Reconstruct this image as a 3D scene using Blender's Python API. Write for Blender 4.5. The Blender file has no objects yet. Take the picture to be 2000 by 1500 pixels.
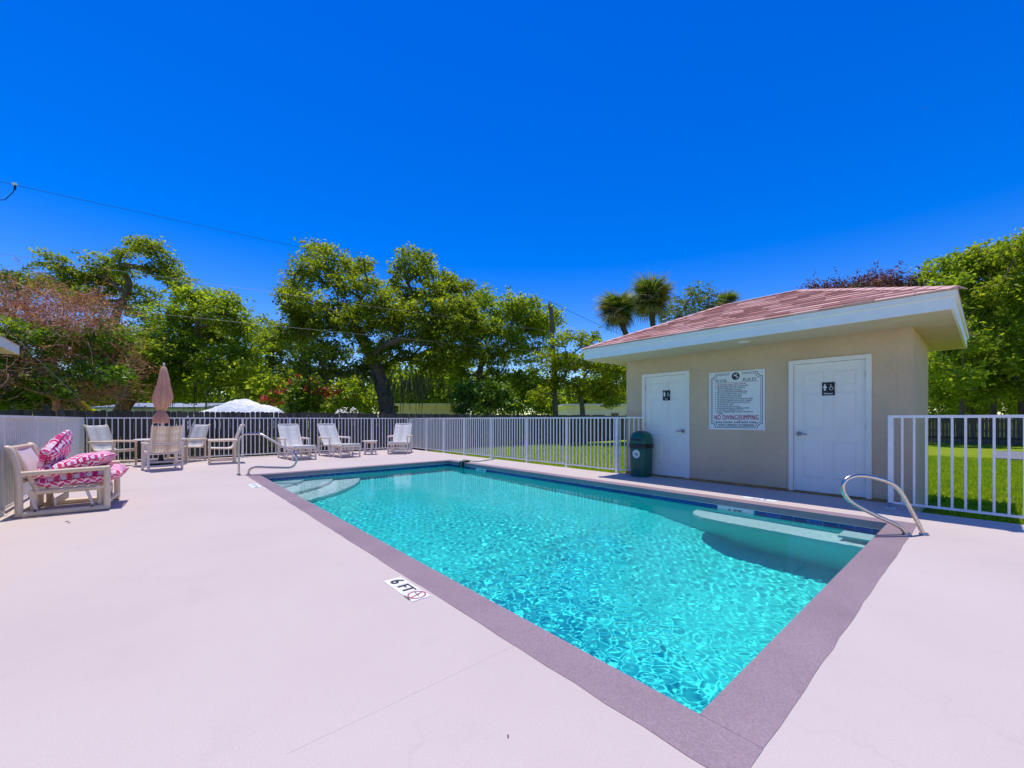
import bpy, math, random
import numpy as np
from mathutils import Vector, Matrix
PI = math.pi
S = bpy.context.scene
COL = S.collection
# ------------------------------------------------------------------ camera
F, V0, YAW = 803.9, 818.8, 0.71076           # focal length and horizon in 2000 x 1500 px, heading
CAMP = (-1.584, -0.722, 1.155)
cam = bpy.data.objects.new('camera', bpy.data.cameras.new('camera'))
COL.objects.link(cam)
S.camera = cam
cam.location = CAMP
cam.rotation_euler = (PI / 2, 0, -YAW)
cam.data.sensor_width = 36
cam.data.lens = F / 2000 * 36
cam.data.shift_y = (V0 - 750) / 2000
cam.data.clip_start = 0.05
cam.data.clip_end = 900
# ------------------------------------------------------------------ light
SUN = Vector((0.012, 0.176, 1.0)).normalized()
w = bpy.data.worlds.new('World')
S.world = w
w.use_nodes = True
nt = w.node_tree
bg = nt.nodes['Background']
sk = nt.nodes.new('ShaderNodeTexSky')
sk.sky_type = 'NISHITA'
sk.sun_disc = False
sk.sun_elevation = math.asin(SUN.z)
sk.sun_rotation = math.atan2(SUN.x, SUN.y)
sk.altitude = 0
sk.air_density = 1.0
sk.dust_density = 0.15
sk.ozone_density = 3.0
hs = nt.nodes.new('ShaderNodeHueSaturation')
hs.inputs['Hue'].default_value = 0.523
hs.inputs['Saturation'].default_value = 1.52
hs.inputs['Value'].default_value = 1.0
nt.links.new(sk.outputs[0], hs.inputs['Color'])
nt.links.new(hs.outputs[0], bg.inputs[0])
bg.inputs[1].default_value = 0.15
sl = bpy.data.lights.new('sun', 'SUN')
sl.energy = 3.2
sl.angle = math.radians(0.5)
sl.color = (1.0, 0.94, 0.84)
sl.cycles.is_caustics_light = True
so = bpy.data.objects.new('sun', sl)
COL.objects.link(so)
so.rotation_euler = SUN.to_track_quat('Z', 'Y').to_euler()
S.view_settings.view_transform = 'Standard'
S.view_settings.look = 'None'
S.view_settings.gamma = 1
S.view_settings.use_curve_mapping = False
S.view_settings.exposure = 0.36
S.cycles.caustics_refractive = True
S.cycles.caustics_reflective = False
S.cycles.max_bounces = 10
S.cycles.transparent_max_bounces = 12
S.cycles.sample_clamp_indirect = 6

RNG = np.random.default_rng(11)
random.seed(5)

def at(u, v, D):
    """world point seen at photo pixel (u, v) at forward distance D"""
    a = (u - 1000) / F
    s, c = math.sin(YAW), math.cos(YAW)
    return Vector((CAMP[0] + D * (s + a * c), CAMP[1] + D * (c - a * s), CAMP[2] - D * (v - V0) / F))

# ------------------------------------------------------------------ materials
class N:
    def __init__(s, name):
        s.m = bpy.data.materials.new(name)
        s.m.use_nodes = True
        s.t = s.m.node_tree
        s.n = s.t.nodes
        s.b = s.n['Principled BSDF']
        s.out = s.n['Material Output']
    def new(s, typ, **kw):
        x = s.n.new('ShaderNode' + typ)
        for k, v in kw.items():
            setattr(x, k, v)
        return x
    def link(s, a, b):
        s.t.links.new(a, b)
    def setv(s, node, key, val):
        node.inputs[key].default_value = val
    def pos(s):
        return s.new('NewGeometry').outputs['Position']
    def objc(s):
        return s.new('TexCoord').outputs['Object']
    def noise(s, vec, scale, detail=4, rough=.55):
        x = s.new('TexNoise')
        s.setv(x, 'Scale', scale); s.setv(x, 'Detail', detail); s.setv(x, 'Roughness', rough)
        if vec is not None:
            s.link(vec, x.inputs['Vector'])
        return x.outputs['Fac']
    def ramp(s, fac, stops):
        x = s.new('ValToRGB')
        e = x.color_ramp.elements
        while len(e) < len(stops):
            e.new(0.5)
        for el, (p, c) in zip(e, stops):
            el.position = p
            el.color = (*c, 1)
        s.link(fac, x.inputs[0])
        return x.outputs[0]
    def math(s, op, a, b=None, c=None):
        x = s.new('Math', operation=op)
        for i, q in enumerate((a, b, c)):
            if q is None:
                continue
            if isinstance(q, (int, float)):
                x.inputs[i].default_value = q
            else:
                s.link(q, x.inputs[i])
        return x.outputs[0]
    def mix(s, fac, a, b, blend='MIX'):
        x = s.new('Mix', data_type='RGBA', blend_type=blend)
        for key, q in ((0, fac), (6, a), (7, b)):
            if isinstance(q, (int, float)):
                x.inputs[key].default_value = q
            elif isinstance(q, tuple):
                x.inputs[key].default_value = (*q, 1)
            else:
                s.link(q, x.inputs[key])
        return x.outputs[2]
    def bump(s, h, strength=.3, dist=.01):
        x = s.new('Bump')
        s.setv(x, 'Strength', strength); s.setv(x, 'Distance', dist)
        s.link(h, x.inputs['Height'])
        s.link(x.outputs[0], s.b.inputs['Normal'])
    def col(s, c):
        if isinstance(c, tuple):
            s.b.inputs['Base Color'].default_value = (*c, 1)
        else:
            s.link(c, s.b.inputs['Base Color'])

def M(name, c, rough=.6, vary=.12, scale=6, bump=0, bscale=60, metal=0, spec=.4, rand=0, world=True):
    k = N(name)
    vec = k.pos() if world else k.objc()
    d = tuple(x * (1 - vary) for x in c)
    l = tuple(min(1, x * (1 + vary)) for x in c)
    cc = k.ramp(k.noise(vec, scale), [(.3, d), (.7, l)])
    if rand:
        r = k.new('ObjectInfo').outputs['Random']
        f = k.math('MULTIPLY_ADD', r, 2 * rand, 1 - rand)
        g = k.new('CombineColor')
        for i in range(3):
            k.link(f, g.inputs[i])
        cc = k.mix(1.0, cc, g.outputs[0], 'MULTIPLY')
    k.col(cc)
    k.b.inputs['Roughness'].default_value = rough
    k.b.inputs['Metallic'].default_value = metal
    k.b.inputs['Specular IOR Level'].default_value = spec
    if bump:
        k.bump(k.noise(vec, bscale, 3), bump, .01)
    return k.m

def leafmat(name, dark, mid, light, trans=.35, gloss=.35):
    k = N(name)
    at_ = k.new('Attribute', attribute_name='tint')
    cc = k.ramp(at_.outputs['Fac'], [(.0, dark), (.5, mid), (1, light)])
    k.col(cc)
    k.b.inputs['Roughness'].default_value = .45
    k.b.inputs['Specular IOR Level'].default_value = gloss
    tr = k.new('BsdfTranslucent')
    br = k.mix(1.0, cc, (1.5, 1.6, .5), 'MULTIPLY')
    k.link(br, tr.inputs[0])
    mx = k.new('MixShader')
    mx.inputs[0].default_value = trans
    k.link(k.b.outputs[0], mx.inputs[1])
    k.link(tr.outputs[0], mx.inputs[2])
    k.link(mx.outputs[0], k.out.inputs[0])
    return k.m

# deck paint: pale pinkish concrete coating with fine grain, faint stains
def deckmat():
    k = N('deck_paint')
    p = k.pos()
    big = k.noise(p, .55, 5, .6)
    c1 = k.ramp(big, [(.3, (.545, .45, .405)), (.5, (.58, .482, .428)), (.72, (.60, .508, .452))])
    fine = k.noise(p, 140, 3, .7)
    c2 = k.mix(.10, c1, k.ramp(fine, [(.35, (.3, .25, .27)), (.65, (.8, .75, .78))]))
    st = k.noise(p, 3.1, 6, .7)
    c3 = k.mix(k.ramp(st, [(.56, (0, 0, 0)), (.8, (.26, .26, .26))]), c2, (.42, .35, .34))
    sp = k.new('TexVoronoi'); k.setv(sp, 'Scale', 2.2); k.link(p, sp.inputs['Vector'])
    c4 = k.mix(k.ramp(sp.outputs['Distance'], [(.008, (.55, .55, .55)), (.02, (0, 0, 0))]), c3, (.2, .16, .15))
    # hairline cracks: thin wandering cell borders, only here and there
    wv = k.new('VectorMath', operation='ADD'); k.link(p, wv.inputs[0])
    nz = k.new('TexNoise'); k.setv(nz, 'Scale', 2.3); k.setv(nz, 'Detail', 5); k.link(p, nz.inputs['Vector'])
    sc_ = k.new('VectorMath', operation='SCALE'); sc_.inputs['Scale'].default_value = .55; k.link(nz.outputs['Color'], sc_.inputs[0]); k.link(sc_.outputs[0], wv.inputs[1])
    vc = k.new('TexVoronoi', feature='DISTANCE_TO_EDGE'); k.setv(vc, 'Scale', .42); k.link(wv.outputs[0], vc.inputs['Vector'])
    cr = k.math('MULTIPLY', k.ramp(vc.outputs['Distance'], [(.0008, (1, 1, 1)), (.0022, (0, 0, 0))]), k.ramp(k.noise(p, .8, 2), [(.5, (0, 0, 0)), (.62, (.10, .10, .10))]))
    c4 = k.mix(cr, c4, (.30, .24, .24))
    k.col(c4)
    k.b.inputs['Roughness'].default_value = .75
    k.b.inputs['Specular IOR Level'].default_value = .25
    k.bump(fine, .35, .004)
    return k.m
def copemat():
    k = N('coping_paint')
    p = k.pos()
    c1 = k.ramp(k.noise(p, 1.6, 5, .6), [(.3, (.27, .185, .205)), (.7, (.35, .245, .265))])
    fine = k.noise(p, 95, 4, .75)
    c2 = k.mix(.17, c1, k.ramp(fine, [(.40, (.17, .115, .14)), (.62, (.62, .50, .55))]))
    k.col(c2)
    k.b.inputs['Roughness'].default_value = .42
    k.b.inputs['Specular IOR Level'].default_value = .5
    k.bump(fine, .7, .006)
    return k.m
def stucco(name, c):
    k = N(name)
    p = k.pos()
    c1 = k.ramp(k.noise(p, 1.3, 5, .6), [(.3, tuple(x * .88 for x in c)), (.7, tuple(x * 1.06 for x in c))])
    fine = k.noise(p, 55, 5, .7)
    k.col(k.mix(.16, c1, k.ramp(fine, [(.35, tuple(x * .6 for x in c)), (.65, tuple(min(1, x * 1.5) for x in c))])))
    k.b.inputs['Roughness'].default_value = .9
    k.b.inputs['Specular IOR Level'].default_value = .2
    k.bump(fine, .6, .008)
    return k.m
def lawnmat():
    k = N('lawn_grass')
    p = k.pos()
    a = k.ramp(k.noise(p, .35, 5, .6), [(.3, (.22, .35, .010)), (.6, (.32, .40, .018)), (.8, (.44, .42, .06))])
    b = k.ramp(k.noise(p, 30, 4, .7), [(.3, (.14, .22, .005)), (.7, (.42, .52, .03))])
    k.col(k.mix(.45, a, b))
    k.b.inputs['Roughness'].default_value = .9
    k.b.inputs['Specular IOR Level'].default_value = .1
    k.bump(k.noise(p, 45, 4, .8), 1.0, .05)
    return k.m
def woodmat():
    k = N('weathered_wood')
    p = k.objc()
    mp = k.new('Mapping'); mp.inputs['Scale'].default_value = (30, 30, 1.6); k.link(p, mp.inputs['Vector'])
    oi = k.new('ObjectInfo').outputs['Random']
    ad = k.new('VectorMath', operation='ADD'); k.link(mp.outputs[0], ad.inputs[0]); k.link(k.math('MULTIPLY', oi, 40), ad.inputs[1])
    g = k.noise(ad.outputs[0], 1.2, 5, .65)
    c = k.ramp(g, [(.25, (.045, .032, .026)), (.55, (.10, .076, .062)), (.8, (.17, .14, .12))])
    f = k.math('MULTIPLY_ADD', oi, .8, .6)
    cc = k.new('CombineColor')
    for i in range(3):
        k.link(f, cc.inputs[i])
    k.col(k.mix(1.0, c, cc.outputs[0], 'MULTIPLY'))
    k.b.inputs['Roughness'].default_value = .85
    k.bump(g, .5, .01)
    return k.m
def plaidmat(name, base, band1, band2, tr=.3):
    k = N(name)
    uv = k.new('TexCoord').outputs['UV']
    sx = k.new('SeparateXYZ'); k.link(uv, sx.inputs[0])
    def band(c, freq, ph, sharp):
        s = k.math('SINE', k.math('MULTIPLY_ADD', c, freq * 2 * PI, ph))
        return k.math('POWER', k.math('MULTIPLY_ADD', s, .5, .5), sharp)
    bx = k.math('ADD', band(sx.outputs[0], 2, .6, 1.6), k.math('MULTIPLY', band(sx.outputs[0], 9, 0, 2), .35))
    by = k.math('ADD', band(sx.outputs[1], 3.5, .3, 1.6), k.math('MULTIPLY', band(sx.outputs[1], 16, 0, 2), .35))
    c = k.mix(k.math('MULTIPLY', bx, .6), base, band1)
    c = k.mix(k.math('MULTIPLY', by, .45), c, band2)
    nz = k.noise(uv, 30, 3)
    c = k.mix(k.math('MULTIPLY', nz, .25), c, band1)
    k.col(c)
    k.b.inputs['Roughness'].default_value = .8
    t = k.new('BsdfTranslucent'); k.link(c, t.inputs[0])
    mx = k.new('MixShader'); mx.inputs[0].default_value = tr
    k.link(k.b.outputs[0], mx.inputs[1]); k.link(t.outputs[0], mx.inputs[2]); k.link(mx.outputs[0], k.out.inputs[0])
    return k.m
def chevron():
    k = N('chevron_fabric')
    uv = k.new('TexCoord').outputs['UV']
    s = k.new('SeparateXYZ'); k.link(uv, s.inputs[0])
    U = k.math('DIVIDE', s.outputs[0], .056)
    col = k.math('FLOOR', U)
    fr = k.math('FRACT', U)
    odd = k.math('MODULO', k.math('ABSOLUTE', col), 2)
    # slant alternates from column to column
    sl_ = k.math('MULTIPLY', k.math('SUBTRACT', fr, .5), k.math('MULTIPLY_ADD', odd, 2, -1))
    V = k.math('ADD', k.math('DIVIDE', s.outputs[1], .035), k.math('MULTIPLY', sl_, 1.1))
    row = k.math('FLOOR', V)
    par = k.math('MODULO', k.math('ABSOLUTE', k.math('ADD', row, col)), 2)
    wn = k.new('TexWhiteNoise', noise_dimensions='2D')
    cb = k.new('CombineXYZ'); k.link(col, cb.inputs[0]); k.link(row, cb.inputs[1]); k.link(cb.outputs[0], wn.inputs['Vector'])
    pink = k.ramp(wn.outputs['Value'], [(.0, (.62, .02, .13)), (.35, (.70, .035, .26)), (.7, (.74, .06, .09)), (1, (.72, .10, .36))])
    white = k.ramp(wn.outputs['Value'], [(0, (.80, .58, .68)), (1, (.86, .72, .78))])
    k.col(k.mix(par, pink, white))
    k.b.inputs['Roughness'].default_value = .85
    k.b.inputs['Specular IOR Level'].default_value = .2
    k.bump(k.noise(uv, 14, 4), .5, .02)
    return k.m
def waterline_tile():
    k = N('blue_glazed_tile')
    oi = k.new('ObjectInfo').outputs['Random']
    c = k.ramp(oi, [(0, (.006, .02, .14)), (.5, (.008, .035, .22)), (1, (.012, .06, .32))])
    n = k.noise(k.pos(), 30, 4)
    k.col(k.mix(k.math('MULTIPLY', n, .35), c, (.01, .10, .42)))
    k.b.inputs['Roughness'].default_value = .12
    return k.m
def watermat():
    k = N('pool_water')
    k.n.remove(k.b)
    fr = k.new('Fresnel'); fr.inputs[0].default_value = 1.33
    gl = k.new('BsdfGlossy'); gl.inputs['Roughness'].default_value = 0.0
    rf = k.new('BsdfRefraction'); rf.inputs['IOR'].default_value = 1.33; rf.inputs['Roughness'].default_value = 0
    rf.inputs[0].default_value = (.76, .99, 1.0, 1)
    mx = k.new('MixShader')
    k.link(fr.outputs[0], mx.inputs[0]); k.link(rf.outputs[0], mx.inputs[1]); k.link(gl.outputs[0], mx.inputs[2])
    k.link(mx.outputs[0], k.out.inputs[0])
    return k.m
def shinglemat():
    k = N('pink_shingle')
    oi = k.new('ObjectInfo').outputs['Random']
    c = k.ramp(oi, [(0, (.48, .225, .185)), (.5, (.68, .38, .325)), (1, (.86, .56, .50))])
    g = k.noise(k.pos(), 170, 3, .8)
    k.col(k.mix(.35, c, k.ramp(g, [(.35, (.36, .17, .13)), (.65, (.82, .55, .48))])))
    k.b.inputs['Roughness'].default_value = .95
    k.b.inputs['Specular IOR Level'].default_value = .15
    k.bump(g, .6, .006)
    return k.m
def tarpmat(name, c):
    k = N(name)
    p = k.pos()
    n = k.noise(p, 2.2, 5, .6)
    k.col(k.ramp(n, [(.3, tuple(x * .8 for x in c)), (.7, c)]))
    k.b.inputs['Roughness'].default_value = .6
    k.bump(n, .8, .15)
    return k.m

m_deck = deckmat(); m_cope = copemat()
m_wall = stucco('beige_stucco', (.69, .495, .325))
m_soffit = M('soffit_paint', (.66, .53, .34), .8, .05, 3)
m_fascia = M('white_fascia', (.90, .87, .80), .45, .03, 5)
m_door = M('white_door_paint', (.88, .82, .74), .4, .03, 4)
m_white = M('white_fence_paint', (.86, .82, .80), .38, .06, 9)
m_chip = M('grey_fence_foot', (.28, .29, .34), .6, .3, 30)
m_wood = woodmat()
m_lawn = lawnmat()
m_shingle = shinglemat()
m_tile = waterline_tile()
m_plaster = M('pool_plaster', (.07, .86, .815), .8, .05, 2.0)
m_plasterw = M('white_pool_plaster', (.92, .92, .86), .8, .03, 3.0)
m_grout = M('pale_grout', (.70, .74, .78), .8, .06, 20)
m_water = watermat()
m_pvc = M('cream_pvc', (.78, .61, .43), .38, .06, 8)
m_pvcw = M('pinkish_white_pvc', (.82, .69, .60), .38, .05, 8)
m_steel = M('brushed_steel', (.62, .575, .52), .25, .08, 40, metal=1)
m_steeld = M('door_hardware_steel', (.34, .35, .37), .3, .08, 40, metal=1)
m_plaid = plaidmat('pale_plaid_sling', (.86, .84, .78), (.52, .52, .49), (.66, .66, .60), .2)
m_tan = plaidmat('backlit_plaid_sling', (.80, .68, .56), (.36, .24, .16), (.48, .35, .25), .4)  # pale sling cloth seen from behind, its backlit brown put into the colour
m_sling = M('plain_white_sling', (.70, .63, .64), .8, .04, 5)
m_chev = chevron()
m_peach = M('peach_canvas', (.86, .53, .37), .9, .10, 6)
_t = m_peach.node_tree; _tr = _t.nodes.new('ShaderNodeBsdfTranslucent'); _tr.inputs[0].default_value = (.90, .55, .38, 1)
_mx = _t.nodes.new('ShaderNodeMixShader'); _mx.inputs[0].default_value = .4
_t.links.new(_t.nodes['Principled BSDF'].outputs[0], _mx.inputs[1]); _t.links.new(_tr.outputs[0], _mx.inputs[2]); _t.links.new(_mx.outputs[0], _t.nodes['Material Output'].inputs[0])
m_tabletop = M('table_top_white', (.74, .68, .60), .4, .04, 6)
m_bin = M('dark_green_plastic', (.010, .105, .072), .42, .1, 8)
m_black = M('black_plastic', (.018, .018, .022), .45, .1, 20)
m_ink = M('black_ink', (.02, .02, .03), .5, .02, 20)
m_red = M('crimson_ink', (.42, .02, .08), .5, .02, 20)
m_signw = M('white_sign_face', (.84, .82, .78), .35, .02, 6)
m_rust = M('rust_brown_trim', (.44, .21, .065), .85, .3, 9)
m_bark = M('oak_bark', (.13, .098, .08), .95, .35, 5, .8, 14)
m_barkp = M('pale_bark', (.23, .17, .125), .95, .3, 5, .8, 14)
m_palmbark = M('palm_bark', (.10, .075, .06), .95, .3, 8, .8, 18)
m_pole = M('pole_wood', (.13, .105, .095), .9, .2, 4, .5, 12)
m_wire = M('cable_black', (.006, .006, .007), .9, .05)
m_wirep = M('cable_pale', (.22, .21, .20), .5, .05)
m_yellow = M('yellow_plastic', (.72, .40, .012), .4, .05)
m_hose = M('green_hose', (.09, .30, .19), .45, .05)
m_houseb = M('cream_siding', (.80, .70, .62), .7, .06, 3)
m_housew = M('white_siding', (.86, .83, .80), .6, .05, 3)
m_roofd = M('grey_metal_roof', (.34, .36, .40), .5, .25, 1.2)
m_glass = M('dark_window_glass', (.02, .025, .03), .08, .1)
m_tarp = tarpmat('white_tarp', (.88, .88, .90))
m_twig = M('pink_grey_twigs', (.66, .29, .215), .9, .25, 9)
m_pad = M('grey_concrete', (.20, .20, .21), .9, .12, 3)
m_joint = M('joint_dark', (.56, .465, .44), .9, .05, 30)
m_leafdry = M('dry_leaf', (.14, .075, .04), .8, .2, 30)
m_oak = leafmat('oak_leaves', (.055, .085, .010), (.205, .25, .024), (.41, .415, .06), .66)
m_oakb = leafmat('bright_oak_leaves', (.065, .115, .010), (.24, .31, .026), (.45, .48, .06), .66)
m_dark = leafmat('dark_glossy_leaves', (.035, .08, .012), (.12, .20, .024), (.32, .40, .05), .5, .6)
m_yel = leafmat('yellow_green_leaves', (.08, .11, .010), (.25, .295, .022), (.45, .46, .05), .64)
m_pale = leafmat('pale_airy_leaves', (.07, .095, .035), (.15, .19, .06), (.27, .31, .10))
m_moss = leafmat('hanging_moss', (.06, .068, .036), (.13, .135, .075), (.24, .23, .14), .45, .1)
m_flower = leafmat('red_flowers', (.30, .012, .03), (.52, .03, .07), (.60, .10, .10), .3, .2)
m_purple = leafmat('purple_leaves', (.045, .012, .022), (.09, .025, .04), (.17, .06, .07), .3, .3)
m_russet = leafmat('russet_leaves', (.12, .045, .035), (.30, .125, .095), (.50, .25, .19), .5, .1)
m_palm = leafmat('palm_fronds', (.035, .075, .010), (.10, .155, .022), (.27, .27, .08), .45, .45)
m_palmdry = leafmat('dry_palm_fronds', (.13, .10, .045), (.30, .23, .11), (.46, .38, .20), .4, .2)

# ------------------------------------------------------------------ mesh builder
def smooth_path(pts, n=6):
    P = [np.array(p, float) for p in pts]
    if len(P) < 3:
        return P
    out = []
    for i in range(len(P) - 1):
        p0, p1, p2, p3 = P[max(i - 1, 0)], P[i], P[i + 1], P[min(i + 2, len(P) - 1)]
        for k in range(n):
            t = k / n
            out.append(.5 * ((2 * p1) + (-p0 + p2) * t + (2 * p0 - 5 * p1 + 4 * p2 - p3) * t * t + (-p0 + 3 * p1 - 3 * p2 + p3) * t ** 3))
    out.append(P[-1])
    return out

class MB:
    def __init__(s):
        s.v = []; s.f = []; s.uv = {}
    def add(s, vs, fs):
        b = len(s.v)
        s.v += [tuple(map(float, q)) for q in vs]
        s.f += [tuple(i + b for i in q) for q in fs]
        return s
    def box(s, c, d, rot=None):
        hx, hy, hz = d[0] / 2, d[1] / 2, d[2] / 2
        vs = [Vector((x, y, z)) for x in (-hx, hx) for y in (-hy, hy) for z in (-hz, hz)]
        if rot is not None:
            vs = [rot @ q for q in vs]
        vs = [q + Vector(c) for q in vs]
        return s.add(vs, [(0, 1, 3, 2), (4, 6, 7, 5), (0, 4, 5, 1), (2, 3, 7, 6), (0, 2, 6, 4), (1, 5, 7, 3)])
    def b2(s, lo, hi):
        return s.box([(a + b) / 2 for a, b in zip(lo, hi)], [abs(b - a) for a, b in zip(lo, hi)])
    def tube(s, pts, r, seg=8, smooth=0, caps=True):
        P = smooth_path(pts, smooth) if smooth else [np.array(p, float) for p in pts]
        n = len(P)
        R = r if hasattr(r, '__len__') else [r] * n
        if len(R) != n:
            R = list(np.interp(np.linspace(0, 1, n), np.linspace(0, 1, len(R)), R))
        vs, fs = [], []
        up = None
        for i in range(n):
            d = P[min(i + 1, n - 1)] - P[max(i - 1, 0)]
            d = d / (np.linalg.norm(d) + 1e-9)
            if up is None:
                a = np.array([0, 0, 1.]) if abs(d[2]) < .9 else np.array([1., 0, 0])
                up = a
            x = np.cross(up, d); x /= (np.linalg.norm(x) + 1e-9)
            y = np.cross(d, x)
            up = y
            for k in range(seg):
                t = 2 * PI * k / seg
                vs.append(P[i] + R[i] * (math.cos(t) * x + math.sin(t) * y))
        for i in range(n - 1):
            for k in range(seg):
                a = i * seg + k; b = i * seg + (k + 1) % seg
                fs.append((a, b, b + seg, a + seg))
        if caps:
            fs.append(tuple(range(seg))[::-1]); fs.append(tuple((n - 1) * seg + k for k in range(seg)))
        return s.add(vs, fs)
    def lathe(s, prof, seg=24, c=(0, 0, 0), mod=None):
        vs, fs = [], []
        for j, (r, z) in enumerate(prof):
            for k in range(seg):
                t = 2 * PI * k / seg
                q = r * (mod(t, z) if mod else 1)
                vs.append((c[0] + q * math.cos(t), c[1] + q * math.sin(t), c[2] + z))
        for j in range(len(prof) - 1):
            for k in range(seg):
                a = j * seg + k; b = j * seg + (k + 1) % seg
                fs.append((a, b, b + seg, a + seg))
        fs.append(tuple(range(seg))[::-1]); fs.append(tuple((len(prof) - 1) * seg + k for k in range(seg)))
        return s.add(vs, fs)
    def poly(s, pts, frame=None, thick=0):
        """flat polygon from 2-D points; frame = (origin, ex, ey, normal)"""
        if frame:
            o, ex, ey, nn = [Vector(q) for q in frame]
            P = [o + ex * a + ey * b for a, b in pts]
        else:
            P = [Vector(p) for p in pts]; nn = Vector((0, 0, 1))
        n = len(P)
        if not thick:
            return s.add(P, [tuple(range(n))])
        Q = [p + nn * thick for p in P]
        return s.add(P + Q, [tuple(range(n))[::-1], tuple(range(n, 2 * n))] + [(i, (i + 1) % n, n + (i + 1) % n, n + i) for i in range(n)])
    def mesh(s, name, mat, origin=None, smooth=False):
        me = bpy.data.meshes.new(name)
        v = s.v if origin is None else [(a - origin[0], b - origin[1], c - origin[2]) for a, b, c in s.v]
        me.from_pydata(v, [], s.f)
        if mat:
            me.materials.append(mat)
        if smooth:
            me.polygons.foreach_set('use_smooth', [True] * len(me.polygons))
            try:
                me.set_sharp_from_angle(angle=math.radians(40))
            except Exception:
                pass
        me.update()
        return me
    def build(s, name, mat, parent=None, origin=None, smooth=False, **tags):
        return ob(name, s.mesh(name, mat, origin, smooth), parent, **tags)

def ob(name, me, parent=None, loc=None, rotz=0, label=None, cat=None, group=None, kind=None):
    o = bpy.data.objects.new(name, me)
    COL.objects.link(o)
    if parent is not None:
        o.parent = parent
    if loc is not None:
        o.location = loc
    if rotz:
        o.rotation_euler.z = rotz
    if label: o['label'] = label
    if cat: o['category'] = cat
    if group: o['group'] = group
    if kind: o['kind'] = kind
    return o
def thing(name, label, cat, loc=(0, 0, 0), rotz=0, group=None, kind=None):
    return ob(name, None, None, loc, rotz, label, cat, group, kind)
def copy_thing(root, loc, rotz, label, kids=None):
    c = root.copy(); COL.objects.link(c)
    c.location = loc; c.rotation_euler.z = rotz; c['label'] = label
    for ch in kids_of[root.name] if kids is None else kids:
        d = ch.copy(); COL.objects.link(d); d.parent = c
        for g in kids_of.get(ch.name, []):
            e = g.copy(); COL.objects.link(e); e.parent = d
    return c
kids_of = {}
def note_kids(root):
    for o in COL.objects:
        if o.parent is not None:
            kids_of.setdefault(o.parent.name, [])
            if o not in kids_of[o.parent.name]:
                kids_of[o.parent.name].append(o)

def text_mesh(name, body, size, mat, bold=0.0, sx=1.0, align='CENTER', ext=.0008, space=1.0):
    cu = bpy.data.curves.new(name, 'FONT')
    cu.body = body; cu.size = size; cu.align_x = align; cu.align_y = 'CENTER'
    cu.extrude = ext; cu.resolution_u = 3; cu.space_character = space
    o = bpy.data.objects.new(name, cu)
    COL.objects.link(o)
    dg = bpy.context.evaluated_depsgraph_get()
    me = bpy.data.meshes.new_from_object(o.evaluated_get(dg))
    bpy.data.objects.remove(o)
    me.name = name
    if bold > 0:                      # heavier strokes: the outline repeated a hair to each side
        src = me
        V_ = np.array([v_.co[:] for v_ in src.vertices]); Fs = [tuple(p_.vertices) for p_ in src.polygons]
        allv, allf = [], []
        for q_, dx_ in enumerate((0, -bold * 1.6, bold * 1.6)):
            o_ = len(allv)
            allv += [tuple(a_) for a_ in V_ + np.array([dx_, 0, -.0002 * q_])]
            allf += [tuple(i_ + o_ for i_ in f_) for f_ in Fs]
        me = bpy.data.meshes.new(name); me.from_pydata(allv, [], allf)
    me.materials.clear(); me.materials.append(mat)
    if sx != 1:
        me.transform(Matrix.Diagonal((sx, 1, 1, 1)))
    return me
def place_flat(o, origin, ex, ey, nn):
    m = Matrix((ex, ey, nn)).transposed().to_4x4()
    m.translation = Vector(origin)
    o.matrix_world = m
    return o

LAWN = -.25
W, L = 4.57, 9.14
X, Y, Z = Vector((1, 0, 0)), Vector((0, 1, 0)), Vector((0, 0, 1))

# ------------------------------------------------------------------ ground
g = MB()
R = 400
g.add([(-R, -R, LAWN), (R, -R, LAWN), (R, R, LAWN), (-R, R, LAWN)], [(0, 1, 2, 3)])
# a hole for the basin: four sheets around it
g.v, g.f = [], []
x0, x1, y0, y1 = -.5, 5.0, -.5, L + .5
g.add([(-R, -R, LAWN), (R, -R, LAWN), (R, y0, LAWN), (-R, y0, LAWN), (-R, y1, LAWN), (R, y1, LAWN), (R, R, LAWN), (-R, R, LAWN),
       (x0, y0, LAWN), (x0, y1, LAWN), (x1, y0, LAWN), (x1, y1, LAWN)],
      [(0, 1, 2, 10, 8, 3), (4, 9, 11, 5, 6, 7), (3, 8, 9, 4), (10, 2, 5, 11)])
g.build('lawn', m_lawn, kind='structure')

# deck slab with the pool cut out
CW = .205                                       # coping width
def slab(name, rects, z0, z1, mat, parent=None):
    b = MB()
    for (a, c, d, e) in rects:
        b.b2((a, c, z0), (d, e, z1))
    return b.build(name, mat, parent, kind='structure' if parent is None else None)
deck = MB()
outer = [(-3.12, -9), (5.60, -9), (5.60, -.02), (6.1, -.02), (6.1, 4.42), (5.83, 4.42), (5.83, 14.24), (-3.12, 14.24)]
hx0, hx1, hy0, hy1 = -CW * .5, W + CW * .5, -CW * .5, L + CW * .5
n = len(outer)
top = [(x, y, 0) for x, y in outer] + [(hx0, hy0, 0), (hx1, hy0, 0), (hx1, hy1, 0), (hx0, hy1, 0)]
deck.add(top, [(0, 1, 2, 9, 8), (2, 3, 4, 5, 10, 9), (5, 6, 7, 11, 10), (7, 0, 8, 11)])
for i in range(n):
    a, c = outer[i], outer[(i + 1) % n]
    deck.add([(*a, 0), (*a, -.3), (*c, -.3), (*c, 0)], [(0, 1, 2, 3)])
deck_o = deck.build('pool_deck', m_deck, kind='structure')
j = MB()
j.b2((-1.25, .860, -.02), (-CW - .004, .8612, .0006))
j.b2((W + CW + .004, -.09, -.02), (5.2, -.0885, .0006))
j.b2((W + CW + .004, 3.05, -.02), (6.06, 3.0515, .0006))
j.build('expansion_joint', m_joint, deck_o)

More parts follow.
